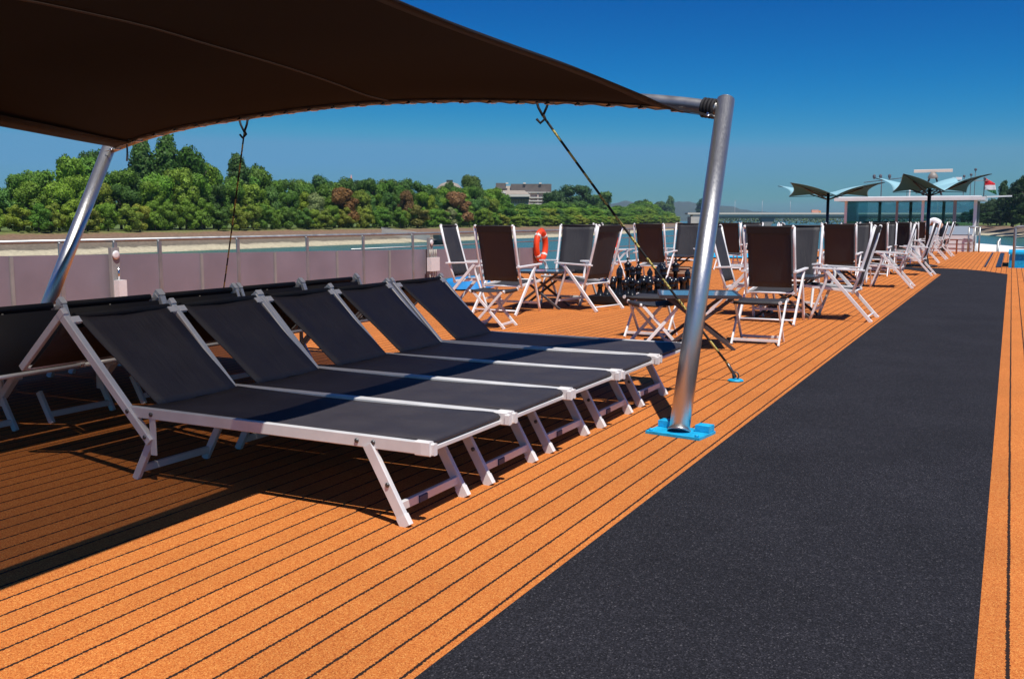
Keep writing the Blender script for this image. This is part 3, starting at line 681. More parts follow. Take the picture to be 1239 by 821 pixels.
# double hem along the side edges and the laced ends
def hem(side,wd):
    rows=[]
    for j in range(NV):
        a=P[j][0] if side==0 else P[j][-1]; b=P[j][4] if side==0 else P[j][-5]
        d=(b-a); d=d.normalized()*min(wd,d.length) if d.length>0 else d
        rows.append([a+Vector((0,0,-.004)),a+d*.5+Vector((0,0,-.006)),a+d+Vector((0,0,-.004))])
    return MB().grid(rows,True,.0025)
fpart(hem(0,.165),'hem',HEM,sail); fpart(hem(1,.165),'hem',HEM,sail)
for jj in (0,-1):
    rows=[[P[jj][i]+Vector((0,0,-.004)),P[jj][i]+(P[jj+ (1 if jj==0 else -1)][i]-P[jj][i])*.55+Vector((0,0,-.004))] for i in range(NU)]
    fpart(MB().grid(rows,True,.0025),'end_hem',HEM,sail)
# seam
ks=[0]
sm=[]
for j in range(NV):
    sm.append(P[j][NU//2-2]*.5+P[j][NU//2-1]*.5+Vector((0,0,-.006)))
fpart(MB().tube(sm,.006,5),'seam',SEAM,sail)
# lacing hooks between sail and tube
hk=empty  # noqa
nh=24
tt=resamp([p for p in reversed(AS) if -7.3<p.x<-1.78],nh)
for i,p in enumerate(tt):
    a=p+Vector((0,.0,-.050)); b=p+Vector((0,-.07,-.058)); c=p+Vector((0,-.10,-.045))
    mb=MB().tube([a+Vector((0,.05,.02)),a,b,c],.007,6)
    mb.lathe([(.018,-.004),(.022,0),(.014,.005)],c+Vector((0,-.005,-.012)),8,Matrix.Rotation(.5,3,'X'))
    fpart(mb,'lacing_hook',STEEL,sail)
cr_=resamp([p for p in reversed(AS) if -7.35<p.x<-1.76],60)
mb=MB().tube([p+Vector((0,-.075-.02*(i%2),-.060+.012*(i%2))) for i,p in enumerate(cr_)],.0055,5); fpart(mb,'lacing_cord',CORDM,sail)
# corner shackle
fpart(MB().tube([s1[0]+Vector((-.02,0,.01)),s1[0]+Vector((.03,.02,-.02)),AS[-1]+Vector((.04,-.02,-.11)),AS[-1]+Vector((.03,.0,-.04))],.012,6).tube([s1[0]+Vector((.01,.01,.0)),AS[-3]+Vector((0,0,-.05))],.009,6),'corner_shackle',BOLT,sail)
fpart(MB().tube([s2[0]+Vector((.02,0,.01)),s2[0]+Vector((-.02,.02,-.01)),AS[0]+Vector((0,0,-.02))],.012,6).tube([s2[0]+Vector((.10,.05,.02)),s2[0]+Vector((.12,.03,-.06)),s2[0]+Vector((.11,.03,-.13))],.008,6),'corner_shackle',BOLT,sail)
# guy ropes
def ropemat():
    m=bpy.data.materials.new('black_yellow_rope'); m.use_nodes=True; t=m.node_tree; b=t.nodes['Principled BSDF']; N=t.nodes.new; L=t.links.new
    tc=N('ShaderNodeTexCoord'); sp=N('ShaderNodeSeparateXYZ'); L(tc.outputs['Object'],sp.inputs[0])
    a=N('ShaderNodeMath'); a.operation='MULTIPLY'; a.inputs[1].default_value=6.5; L(sp.outputs[2],a.inputs[0])
    f=N('ShaderNodeMath'); f.operation='FRACT'; L(a.outputs[0],f.inputs[0]); g=N('ShaderNodeMath'); g.operation='GREATER_THAN'; g.inputs[1].default_value=.5; L(f.outputs[0],g.inputs[0])
    n=N('ShaderNodeTexNoise'); n.inputs['Scale'].default_value=70; L(tc.outputs['Object'],n.inputs['Vector'])
    h=N('ShaderNodeMath'); h.operation='GREATER_THAN'; h.inputs[1].default_value=.42; L(n.outputs[0],h.inputs[0]); k=N('ShaderNodeMath'); k.operation='MULTIPLY'; L(g.outputs[0],k.inputs[0]); L(h.outputs[0],k.inputs[1])
    mx=N('ShaderNodeMix'); mx.data_type='RGBA'; L(k.outputs[0],mx.inputs[0]); mx.inputs[6].default_value=(.012,.012,.012,1); mx.inputs[7].default_value=(.55,.46,.13,1)
    L(mx.outputs[2],b.inputs['Base Color']); b.inputs['Roughness'].default_value=.8; return m
ROPE=ropemat()
def guy(px,py,anchor,label,r=.009):
    t=arch_pt(px,py)+Vector((0,0,-.03)); e=empty('guy_rope',anchor,0,label=label,cat='rope')
    t0=t+Vector((0,.0,-.10)); bt=(Vector(anchor)+Vector((0,0,.05))).lerp(t0,.045)
    def P_(mb,n,m): o=mb.build(n,m); o.parent=e; o.matrix_parent_inverse=Matrix.Translation(-Vector(anchor)); return o
    P_(MB().tube([t0.lerp(bt,k/12)+Vector((0,0,-.02*math.sin(PI*k/12))) for k in range(13)],r,8),'rope',ROPE)
    for sx in (-.06,.05): P_(MB().tube([t+Vector((sx,0,.03)),t+Vector((sx*.6,0,-.04)),t0],.010,6),'sling_leg',DFAB)
    P_(MB().tube([t0+Vector((0,.0,.02)),t0+Vector((.02,0,-.02)),t0+Vector((-.02,0,-.05)),t0+Vector((-.05,0,-.02))],.010,6),'knot',DFAB)
    P_(MB().tube([bt,bt.lerp(Vector(anchor)+Vector((0,0,.03)),.5),Vector(anchor)+Vector((0,0,.03))],.012,6),'turnbuckle',BOLT)
    P_(MB().tube([Vector(anchor)+Vector((math.cos(a)*.022,0,.04+math.sin(a)*.03)) for a in [2*PI*k/14 for k in range(14)]],.006,6,closed=True),'shackle',BOLT)
    rot=Matrix.Rotation(.3,3,'Z')
    P_(MB().lathe([(.062,.001),(.060,.012),(.045,.018)],anchor,7),'anchor_plate',BLUE)
    return e
guy(657,118,(-1.776,7.107,0),'black and yellow guy rope from the arch to a blue deck anchor on the right')
guy(295,141,(-7.05,7.2,0),'dark guy rope hanging from the arch on the left in front of the wind screens',.007)
# ------------------------------------------------------------------ sun loungers
def lounger(visor=True):
    L=empty('sun_lounger',(0,0,0),0)
    W=.325; zr=.322
    for s in (-1,1):
        v=s*W
        rl_=MB().bar((.0,v,zr),(1.62,v,zr),.026,.050,(0,1,0)).build('side_rail',ALU,L)
        c=MB(); c.bar((-.038,v*.99,zr-.001),(.03,v*.99,zr-.001),.032,.057,(0,1,0)).bar((-.052,v*.965,zr-.004),(-.030,v*.965,zr-.004),.026,.047,(0,1,0)); c.build('rail_cap',CAP,rl_)
        lv=.335 if s>0 else -.125
        lg=MB().bar((.250,lv,.31),(.078,lv,.012),.024,.046,(0,1,0)).build('leg',ALU,L)
        c=MB(); c.bar((.095,lv,.04),(.071,lv,.0),.029,.052,(0,1,0)); c.build('foot_cap',CAP,lg)
        MB().bar((1.488,lv*.95,.18),(1.592,lv*.95,.0),.022,.038,(0,1,0)).build('rear_leg',ALU,L)
        MB().bar((1.455,v*1.02,.315),(1.455,v*1.02,.13),.008,.035,(0,1,0)).build('hinge_plate',ALU,L)
        for u,z,vv in ((.225,zr,v+s*.014),(.305,zr,v+s*.014),(1.455,zr-.002,v+s*.016),(.153,.16,lv+s*.013),(1.595,.325,v+s*.026),(1.49,.213,v+s*.026)):
            MB().lathe([(.010,-.004),(.010,.003),(.005,.006)],(u,vv,z),8,Matrix.Rotation(-s*PI/2,3,'X')).build('bolt',BOLT,L)
        bt=MB().bar((1.468,v*1.0+s*.008,.190),(2.020,v*1.0+s*.008,.748),.034,.042,(0,1,0)).build('back_tube',ALU,L)
        c=MB(); c.bar((2.005,v+s*.012,.744),(2.028,v+s*.012,.768),.030,.047,(0,1,0)); c.bar((1.960,v-s*.025,.712),(1.985,v-s*.025,.738),.05,.016,(0,1,0)); c.build('tube_cap',CAP,bt)
    MB().bar((.112,-.125,.072),(.112,.335,.072),.036,.020,(0,0,1)).build('leg_crossbar',ALU,L)
    MB().bar((.111,.14,.070),(.111,.20,.070),.030,.030,(0,0,1)).build('clip',mat('navy_clip',(.03,.05,.12),.5),L)
    MB().bar((1.565,-.12,.05),(1.565,.32,.05),.034,.022,(0,0,1)).build('rear_crossbar',ALU,L)
    MB().bar((.0,-W,.305),(.0,W,.305),.018,.018,(0,0,1)).build('foot_bar',ALU,L)
    # seat sling
    P=[]; wv=.305
    us=[.0,-.008,.004,.03,.08]+[.08+1.455*k/14 for k in range(1,15)]
    zs=[.317,.330,.343,.349,.349]
    for i,u in enumerate(us):
        z=zs[i] if i<5 else .348-.012*math.sin(PI*(u-.08)/1.455)
        P.append([(u,wv*(2*k/8-1),z-.010*(1-(2*k/8-1)**2)*min(1,i/5)) for k in range(9)])
    MB().grid(P,True,.004).build('seat_sling',SLING,L)
    P=[]
    for k in range(13):
        t=k/12; u=1.520+(1.995-1.520)*t-.006*math.sin(PI*t); z=.340+(.748-.340)*t**1.04; v0=-.286 if visor else -.30; v1=(.228+.055*t) if visor else .29
        P.append([(u+.010*(1-(2*q/8-1)**2)*t,v0+(v1-v0)*q/8,z-.012*(1-(2*q/8-1)**2)*min(1,t*3)+.003*math.sin(q*2.1+k*.8)) for q in range(9)])
    bs=MB().grid(P,True,.004).build('back_sling',SLING,L)
    MB().tube([(2.002,-.30,.740),(2.002,.285,.740)],.017,10).build('head_roll',DFAB,L)
    MB().tube([(1.50,-W,.312),(1.50,W,.312)],.012,8).build('hinge_bar',ALU,L)
    for q in range(7):
        MB().lathe([(.007,-.002),(.009,0),(.004,.002)],(2.010,-.27+q*.09,.705),8,Matrix.Rotation(PI/2,3,'Y')).build('eyelet',BOLT,L)
    # underside hem flap of the back sling
    MB().grid([[(2.014,-.30,.748),(2.014,.28,.748)],[(1.985,-.30,.685),(1.985,.28,.685)]],False,.003).build('hem_flap',DFAB,L)
    cd=MB().tube([(2.02,-.02,.72),(2.035,-.045,.68),(2.025,-.02,.645),(2.035,.005,.68),(2.02,-.02,.72)],.004,5); cd.tube([(2.025,-.02,.645),(1.90,-.12,.49)],.003,5); cd.build('cord',CORDM,L)
    if visor:
        for s in (-1,1):
            v=s*W; MB().bar((2.030,v+s*.012,.748),(2.335,v+s*.012,.472),.022,.036,(0,1,0)).build('visor_arm',ALU,L)
        MB().grid([[(2.045,-.30,.73),(2.045,.30,.73)],[(2.18,-.30,.59),(2.18,.30,.59)],[(2.325,-.30,.47),(2.325,.30,.47)]],True,.004).build('visor_fabric',SLING,L)
        MB().tube([(2.335,-W,.468),(2.335,W,.468)],.012,8).build('visor_bar',ALU,L)
    else:
        for s in (-1,1):
            v=s*W; MB().bar((2.030,v+s*.012,.738),(2.15,v+s*.012,.42),.022,.036,(0,1,0)).build('visor_arm',ALU,L)
        MB().grid([[(2.045,-.31,.72),(2.045,.31,.72)],[(2.10,-.31,.57),(2.10,.31,.57)],[(2.145,-.31,.42),(2.145,.31,.42)]],True,.004).build('visor_fabric',DFAB,L)
        MB().tube([(2.15,-W,.418),(2.15,W,.418)],.012,8).build('visor_bar',ALU,L)
    return L
A=lounger(True)
posn=['nearest','second nearest','middle','second farthest','farthest']
look=['whole side rail and near legs in view','standing next behind the nearest one','third of five in its row','next to the farthest in its row','beside the tent post']
offs=[3.42,4.10,4.775,5.46,6.17]
for i,y in enumerate(offs):
    o=A if i==0 else copy_tree(A)
    o.location=(-1.985+.01*math.sin(i*3),y,0); o.rotation_euler=(0,0,PI+R([0,.4,-.3,.5,-.6][i]))
    tag(o,'%s sun lounger of the front row, %s'%(posn[i],look[i]),'sun lounger','front row of sun loungers')
Bq=lounger(False)
offs2=[3.185,3.875,4.55,5.205,5.86]
lk=['at the left picture edge','right of the one at the picture edge','third from the left picture edge','fourth from the left picture edge','right end of the back row']
for i,y in enumerate(offs2):
    o=Bq if i==0 else copy_tree(Bq)
    o.location=(-6.60,y,0); o.rotation_euler=(0,0,R([.3,-.3,.2,-.5,.4][i]))
    tag(o,'back-row sun lounger seen from behind, %s'%lk[i],'sun lounger','back row of sun loungers')
# ------------------------------------------------------------------ folding armchairs, stools, tables
def chair():
    L=empty('folding_armchair',(0,0,0),0)
    for s in (-1,1):
        v=s*.285
        bp0=MB().tube([(-.13,v,.33),(-.20,v,.55),(-.29,v,.88),(-.345,v,1.12)],.0175,8).build('back_post',WHITE,L)
        rg=MB().bar((-.36,s*.318,.0),(.17,s*.318,.595),.022,.040,(0,1,0)).build('rear_leg',WHITE,L)
        m=MB(); pts=spline([(.35,s*.30,.0),(.24,s*.30,.30),(.17,s*.30,.50),(.19,s*.305,.585),(.26,s*.305,.615)],3); m.tube(pts,.0175,8); m.build('front_leg',WHITE,L)
        MB().bar((.33,s*.315,.628),(-.26,s*.30,.606),.048,.020,(0,1,0)).build('armrest',WHITE,L)
        MB().bar((.42,s*.262,.405),(-.17,s*.262,.355),.020,.034,(0,1,0)).build('seat_rail',WHITE,L)
        c=MB(); c.bar((-.345,s*.318,.012),(-.368,s*.318,-.0),.026,.04,(0,1,0)); c.build('foot_cap',CAP,rg)
        MB().tube([(-.347,s*.285,1.115),(-.349,s*.262,1.127)],.02,8).build('post_knob',CAP,bp0)
    P=[]
    for k in range(11):
        t=k/10; z=.42+.70*t; u=-.158-.19*t+.0*t
        P.append([(u+.018*(1-(2*q/6-1)**2)*(-1 if t<.98 else 0)*.6,.248*(2*q/6-1),z) for q in range(7)])
    MB().grid(P,True,.004).build('back_sling',BSLING,L)
    mb=MB().tube([(-.347,-.262,1.118),(-.347,.262,1.118)],.014,8); mb.grid([[(-.352,-.250,1.125),(-.352,.250,1.125)],[(-.336,-.250,1.045),(-.336,.250,1.045)]],False,.012); mb.build('top_hem',BSLINGD,L)
    P=[]
    for k in range(9):
        t=k/8; u=.43-.585*t; z=.420-.05*t-.03*math.sin(PI*t)
        P.append([(u,.245*(2*q/6-1),z-.012*(1-(2*q/6-1)**2)) for q in range(7)])
    MB().grid(P,True,.004).build('seat_sling',BSLING,L)
    MB().tube([(.43,-.265,.408),(.43,.265,.408)],.013,8).build('front_bar',WHITE,L)
    MB().tube([(-.305,-.318,.055),(-.305,.318,.055)],.011,8).build('rear_stretcher',WHITE,L)
    MB().bar((.30,-.295,.12),(.30,.295,.12),.014,.03,(1,0,0)).build('front_stretcher',WHITE,L)
    MB().tube([(-.15,-.285,.355),(-.15,.285,.355)],.012,8).build('hinge_bar',WHITE,L)
    return L
CH=chair(); first=[True]
def put_chair(x,y,deg,label,group):
    o=CH if first[0] else copy_tree(CH); first[0]=False
    o.location=(x,y,0); o.rotation_euler=(0,0,R(deg)); tag(o,label,'armchair',group); return o
def stool():
    L=empty('folding_footstool',(0,0,0),0)
    for s in (-1,1):
        MB().bar((-.20,s*.225,.0),(.17,s*.225,.405),.018,.028,(0,1,0)).build('leg',WHITE,L)
        MB().bar((.20,s*.205,.0),(-.17,s*.205,.405),.018,.028,(0,1,0)).build('leg',WHITE,L)
        MB().tube([(.19*1,s*.23,.415),(.21,s*.23,.415)],.018,8).tube([(-.21,s*.23,.415),(-.19,s*.23,.415)],.018,8).build('corner_knob',CAP,L)
    MB().bar((-.16,-.22,.045),(-.16,.22,.045),.026,.014,(0,0,1)).build('stretcher',WHITE,L); MB().bar((.16,-.2,.045),(.16,.2,.045),.026,.014,(0,0,1)).build('stretcher',WHITE,L)
    P=[]
    for k in range(9):
        t=k/8; u=-.205+.41*t
        P.append([(u,.222*(2*q/6-1),.428-.02*math.sin(PI*t)-.004*(1-(2*q/6-1)**2)) for q in range(7)])
    P=[[(p[0],p[1],p[2]-.035) for p in P[0]]]+P+[[(p[0],p[1],p[2]-.035) for p in P[-1]]]
    MB().grid(P,True,.004).build('seat_sling',BSLINGD if False else BSLING,L)
    return L
ST=stool(); f2=[True]
def put_stool(x,y,deg,label):
    o=ST if f2[0] else copy_tree(ST); f2[0]=False
    o.location=(x,y,0); o.rotation_euler=(0,0,R(deg)); tag(o,label,'footstool','folding footstools'); return o
def table():
    L=empty('folding_table',(0,0,0),0)
    mb=MB().box((0,0,.505),(.70,.70,.012)); mb.build('table_top',TABTOP,L)
    mb=MB()
    for s in (-1,1): mb.box((s*.36,0,.50),(.025,.74,.03)); mb.box((0,s*.36,.50),(.695,.025,.03))
    mb.build('top_frame',DKFR,L)
    for s in (-1,1):
        MB().bar((-.33,s*.30,0),(.30,s*.30,.49),.022,.032,(0,1,0)).build('leg',DKFR,L)
        MB().bar((.33,s*.27,0),(-.30,s*.27,.49),.022,.032,(0,1,0)).build('leg',DKFR,L)
    MB().bar((-.27,-.3,.05),(-.27,.3,.05),.02,.02).build('stretcher',DKFR,L); MB().bar((.27,-.27,.05),(.27,.27,.05),.02,.02).build('stretcher',DKFR,L)
    return L
TB=table(); f3=[True]
def put_table(x,y,deg,label):
    o=TB if f3[0] else copy_tree(TB); f3[0]=False
    o.location=(x,y,0); o.rotation_euler=(0,0,R(deg)); tag(o,label,'table','low folding tables'); return o
# local +u is the direction the chair faces.  facing +Y: 90, -Y: -90, -X: 180, +X: 0
def group(cx,cy,who,where,jit=0,right_x=None):
    g='armchairs %s'%where
    rj=lambda: random.uniform(-3,3)
    if 'N' in who: put_chair(cx,cy-1.10+.35,90+rj(),'armchair seen from behind, near side, %s'%where,g)
    if 'F' in who: put_chair(cx-.05,cy+1.1,-90+rj(),'armchair facing the camera, far side, %s'%where,g)
    if 'R' in who: put_chair((right_x if right_x else cx+1.0)-.36,cy,180+rj(),'armchair in profile facing left, %s'%where,g)
    if 'L' in who: put_chair(cx-.85,cy,0+rj(),'armchair in profile facing right, %s'%where,g)
    if 'T' in who: put_table(cx-.05,cy+.02,0,'low folding table, %s'%where)
random.seed(5)
# group behind the right tent post (nearest by the carpet)
put_chair(-2.47,11.55,90,'big brown armchair seen from behind just right of the steel tent post','armchairs nearest the carpet')
put_chair(-2.58,13.35,-91,'armchair facing the camera, directly behind the big one right of the tent post','armchairs nearest the carpet')
put_chair(-1.77,12.31,180,'nearest white armchair in profile beside the dark carpet, facing left','armchairs nearest the carpet')
put_chair(-3.05,12.35,2,'armchair in profile half hidden behind the steel tent post, facing right','armchairs nearest the carpet')
put_table(-2.45,12.35,0,'low folding table under the armchairs just right of the tent post')
# port group A
put_chair(-5.80,11.12,88,'brown armchair seen from behind, above the farthest sun lounger backs','armchairs around the port side table')
put_chair(-5.68,12.85,-88,'armchair facing the camera right of the hanging orange life ring','armchairs around the port side table')
put_chair(-5.06,12.08,168,'armchair in profile facing left just left of the black chess pieces','armchairs around the port side table')
put_chair(-6.75,11.85,8,'armchair half hidden behind the one above the lounger backs, facing right','armchairs around the port side table')
put_table(-5.72,12.0,10,'low folding table between the port armchairs by the life ring')
# port group B
put_chair(-5.88,17.2,90,'armchair seen from behind above the black chess pieces','armchairs beyond the chess pieces')
put_chair(-5.98,19.35,-90,'armchair facing the camera just left of the steel tent post','armchairs beyond the chess pieces')
put_chair(-6.95,17.9,4,'armchair in profile left of and beyond the chess pieces, facing right','armchairs beyond the chess pieces')
put_table(-5.9,18.3,0,'low folding table beyond the chess pieces')
group(-2.66,18.6,'NFRLT','second group back along the carpet',right_x=-1.50)
group(-2.62,22.95,'NFRLT','third group back along the carpet',right_x=-1.45)
group(-2.75,29.6,'NFRLT','first group beyond the carpet corner',right_x=-1.75)
group(-2.75,32.3,'NRL','second group beyond the carpet corner',right_x=-1.70)
group(-2.75,35.3,'NR','last group before the wheelhouse',right_x=-1.68)
group(-6.0,24.0,'NFR','far group near the port railing',right_x=-5.0)
# stools
put_stool(-3.27,9.52,90,'footstool just left of the steel tent post, in front of the chess pieces')
put_stool(-2.15,9.47,92,'footstool in front of the big armchair right of the tent post')
put_stool(-5.15,9.55,8,'footstool in front of the left armchair, above the farthest lounger back')
put_stool(-2.98,8.75,35,'footstool half hidden behind the steel tent post')
put_table(-2.62,8.95,20,'low folding table with bluish top right behind the steel tent post')
# ------------------------------------------------------------------ chess pieces
tray=empty('chess_tray',(-4.72,13.45,0),0,label='low black tray carrying the big black chess pieces',cat='tray')
MB().prism([(-.60,-.72),(.55,-.72),(.55,.75),(-.60,.75)],.0,.05).build('board',BLACK,tray)
mb=MB()
for a,b in (((-.60,-.72),(.55,-.72)),((.55,-.72),(.55,.75)),((.55,.75),(-.60,.75)),((-.60,.75),(-.60,-.72))): mb.bar((a[0],a[1],.085),(b[0],b[1],.085),.09,.03,(0,0,1))
mb.build('rim',BLACK,tray)
def piece(kind):
    base=[(.10,0),(.10,.03),(.085,.05),(.09,.06),(.06,.09)]
    if kind=='pawn': prof=base+[(.038,.17),(.035,.22),(.06,.235),(.04,.25),(.058,.285),(.062,.31),(.05,.345),(.02,.36)]
    elif kind=='rook': prof=base+[(.05,.16),(.046,.27),(.065,.29),(.07,.30),(.07,.37),(.05,.37),(.05,.35)]
    elif kind=='bishop': prof=base+[(.042,.2),(.036,.32),(.065,.34),(.04,.355),(.055,.40),(.05,.44),(.02,.48),(.022,.495),(.008,.51)]
    elif kind=='queen': prof=base+[(.045,.22),(.038,.38),(.07,.40),(.045,.42),(.06,.47),(.075,.51),(.04,.52),(.025,.54),(.01,.56)]
    else: prof=base+[(.045,.22),(.038,.40),(.072,.42),(.045,.44),(.06,.50),(.07,.53),(.03,.55),(.02,.57)]
    L=empty('chess_'+kind,(0,0,0),0)
    MB().lathe(prof,(0,0,0),14).build('body',BGLOSS,L)
    if kind=='king': MB().box((0,0,.60),(.02,.02,.075)).box((0,0,.607),(.06,.018,.018)).build('cross',BGLOSS,L)
    return L
random.seed(21)
lay=[['pawn']*6,['pawn','bishop','pawn','rook','pawn','pawn'],['rook','pawn','king','pawn','queen','pawn'],['bishop','queen','rook','bishop','pawn','rook'],['king','rook','bishop','queen','king','bishop']]
proto={}
for j,r_ in enumerate(lay):
    for i,k in enumerate(r_):
        if k in proto: o=copy_tree(proto[k])
        else: o=proto[k]=piece(k)
        o.location=(-5.22+.19*i+random.uniform(-.02,.02),12.92+.27*j+random.uniform(-.03,.03),.051); o.rotation_euler=(0,0,random.uniform(0,6)); s=random.uniform(.82,.93); o.scale=(s,s,s)
        tag(o,'knee-high glossy black chess %s standing crowded on the black tray'%k,'chess piece','black chess %ss on the tray'%k)
# blue bits and coil on the port deck
def lowbox(p,d,m,name,label,cat):
    e=empty(name,(p.x,p.y,0),.1,label=label,cat=cat)
    P=[]
    for i in range(7):
        P.append([((i/6-.5)*d[0],(j/6-.5)*d[1],d[2]*(1-.9*max(abs(i/3-1),abs(j/3-1))**4)+.02*noise.noise(Vector((i*.7,j*.7,p.x)))+.012) for j in range(7)])
    MB().grid(P,True).build('cover',m,e); MB().box((0,0,d[2]*.15),(d[0]*.8,d[1]*.8,d[2]*.3)).build('base',BLACK,e); return e
lowbox(atz(566,350),(.75,.8,.22),DBLUE,'tarp_cover','low blue tarpaulin cover behind the left armchair by the wind screen','tarpaulin')
lowbox(atz(889,312),(1.6,1.0,.22),BLUE,'tarp_cover','bright blue cover near the port railing right of the tent post','tarpaulin')
e=empty('rope_coil',atz(829,341),0,label='coiled pale brown hose lying on deck just left of the tent post',cat='rope')
mb=MB()
pts=[]
for k in range(150):
    a=k*.33; pts.append((math.cos(a)*(.42+.05*math.sin(a*.13)),math.sin(a)*(.42+.05*math.cos(a*.21)),.03+.0017*k))
mb.tube(pts,.022,6).build('coil',mat('hose_brown',(.28,.17,.11),.7),e)
# ------------------------------------------------------------------ wheelhouse with radar, umbrellas, flag, crew member
wh=empty('wheelhouse',(-3.6,42,0),0,label='glass-walled white wheelhouse with flat white roof at the bow end',cat='wheelhouse')
def wpart(mb,n,m,par=wh):
    o=mb.build(n,m); o.parent=par; o.matrix_parent_inverse=Matrix.Translation(-par.location); return o
x0,x1,yw,ye=-6.05,-1.28,41.5,45.0
wpart(MB().box(((x0+x1)/2-.05,(yw+ye)/2,2.02),(x1-x0+.75,ye-yw+.7,.13)).box(((x0+x1)/2-.05,(yw+ye)/2,2.10),(x1-x0+.45,ye-yw+.4,.06)),'roof',CREAM)
wpart(MB().box(((x0+x1)/2,(yw+ye)/2,-.2),(x1-x0,ye-yw,1.5)),'lower_wall',CREAM)
wpart(MB().box(((x0+x1)/2,yw+.0,1.25),(x1-x0-.1,.02,1.4)),'front_glass',GLASS)
wpart(MB().box((x1-.03,(yw+ye)/2,1.25),(.02,ye-yw-.1,1.4)),'side_glass',GLASS)
wpart(MB().box((x0+.03,(yw+ye)/2,1.25),(.02,ye-yw-.1,1.4)),'side_glass',GLASS)
wpart(MB().box(((x0+x1)/2,ye-.03,1.25),(x1-x0-.1,.02,1.4)),'rear_glass',GLASS)
for k,(x,wd,m) in enumerate([(x0,.10,CREAM),(x0+1.95,.09,GREY),(-3.15,.10,CREAM),(-2.0,.12,GREY),(x1,.12,CREAM)]): wpart(MB().box((x,yw-.03,1.25),(wd,.06,1.42)),'mullion',m)
for x in (x0+.9,-3.9,-2.6,x1): wpart(MB().box((x,ye+.02,1.25),(.12,.06,1.42)),'mullion',GREY)
wpart(MB().box((-4.9,43.6,.85),(1.4,.5,.6)).box((-2.7,43.9,.8),(1.5,.5,.5)),'console',BLACK)
wpart(MB().box((x0+.45,yw+.05,1.25),(.75,.03,1.38)),'sliding_door',GLASS)
wpart(MB().box((-2.15,yw-.5,.30),(1.75,.9,.62)),'vent_cabinet',CREAM)
wpart(MB().bar((-2.15,yw-.95,.63),(-2.15,yw-.1,.95),1.7,.03,(1,0,0)),'sloped_hatch',mat('grey_blue_hatch',(.22,.26,.32),.4))
for z in (.12,.30,.47): wpart(MB().box((-2.15,yw-.956,z),(1.7,.012,.012)),'cabinet_groove',GREY)
for x in (-1.42,-1.22,-1.05): wpart(MB().tube([(x,40.4,0),(x,40.4,.92)],.03,8),'stanchion',RAILM)
wpart(MB().tube([(-1.42,40.4,.92),(-1.05,40.4,.92),(-1.05,41.4,.92)],.025,8),'grab_rail',RAILM)
rd=empty('radar_mast',(-2.95,43,2.20),0,label='white rotating radar bar on a lattice stand above the wheelhouse',cat='radar')
rm=MB()
for sx in (-1,1):
    for sy in (-1,1): rm.bar((sx*.35,sy*.3,0),(sx*.12,sy*.12,.68),.05,.05)
rm.bar((-.28,-.25,.3),(.28,-.25,.3),.04,.04); rm.build('stand',BLACK,rd)
MB().lathe([(.18,.66),(.2,.70),(.16,.82),(.07,.92)],(0,0,0),14).build('motor_housing',mat('radar_grey',(.25,.22,.2),.5),rd)
MB().bar((-.72,.0,.97),(.72,.0,.97),.12,.12,(0,0,1)).build('antenna_bar',mat('radar_white',(.72,.60,.52),.4),rd)
am=MB()
an=empty('antenna_rack',(-2.0,43,2.13),0,label='row of small antennas and horns on the right of the wheelhouse roof',cat='antenna')
for dx,h in ((.2,.75),(.45,.8),(.6,1.0),(.95,.65),(-1.9,.45)): am.tube([(dx,0,0),(dx,0,h)],.012,6); am.lathe([(.01,h),(.05,h+.02),(.05,h+.09),(.01,h+.11)],(dx,0,0),8)
am.build('masts',mat('antenna_dark',(.08,.08,.1),.5),an); MB().box((-.05,0,.72),(.35,.12,.10)).build('searchlight',CAP,an); MB().bar((-.2,0,.62),(1.1,0,.62),.03,.03).build('crossbar',GREY,an)
an2=empty('antenna_rack',(-5.1,43,2.13),0,label='small antennas with dark cups on a bar between the two umbrellas',cat='antenna')
am=MB().bar((-.5,0,.62),(1.0,0,.78),.03,.03).tube([(.2,0,0),(.2,0,.7)],.02,6)
for dx in (-.1,.15,.5): am.lathe([(.02,.7),(.06,.76),(.06,.86),(.01,.9)],(dx,0,.05),8)
am.build('bar_with_cups',mat('antenna_dark',(.08,.08,.1),.5),an2); MB().tube([(1.3,0,0),(1.3,0,.42)],.03,6).build('short_mast',CAP,an2)
UL=mat('slate_shade_tone',(.035,.20,.29),.8)  # added sheet under the parasol, underside shade put into its slate colour
UT=mat('umbrella_teal',(.26,.48,.55),.7,0,.05,3)
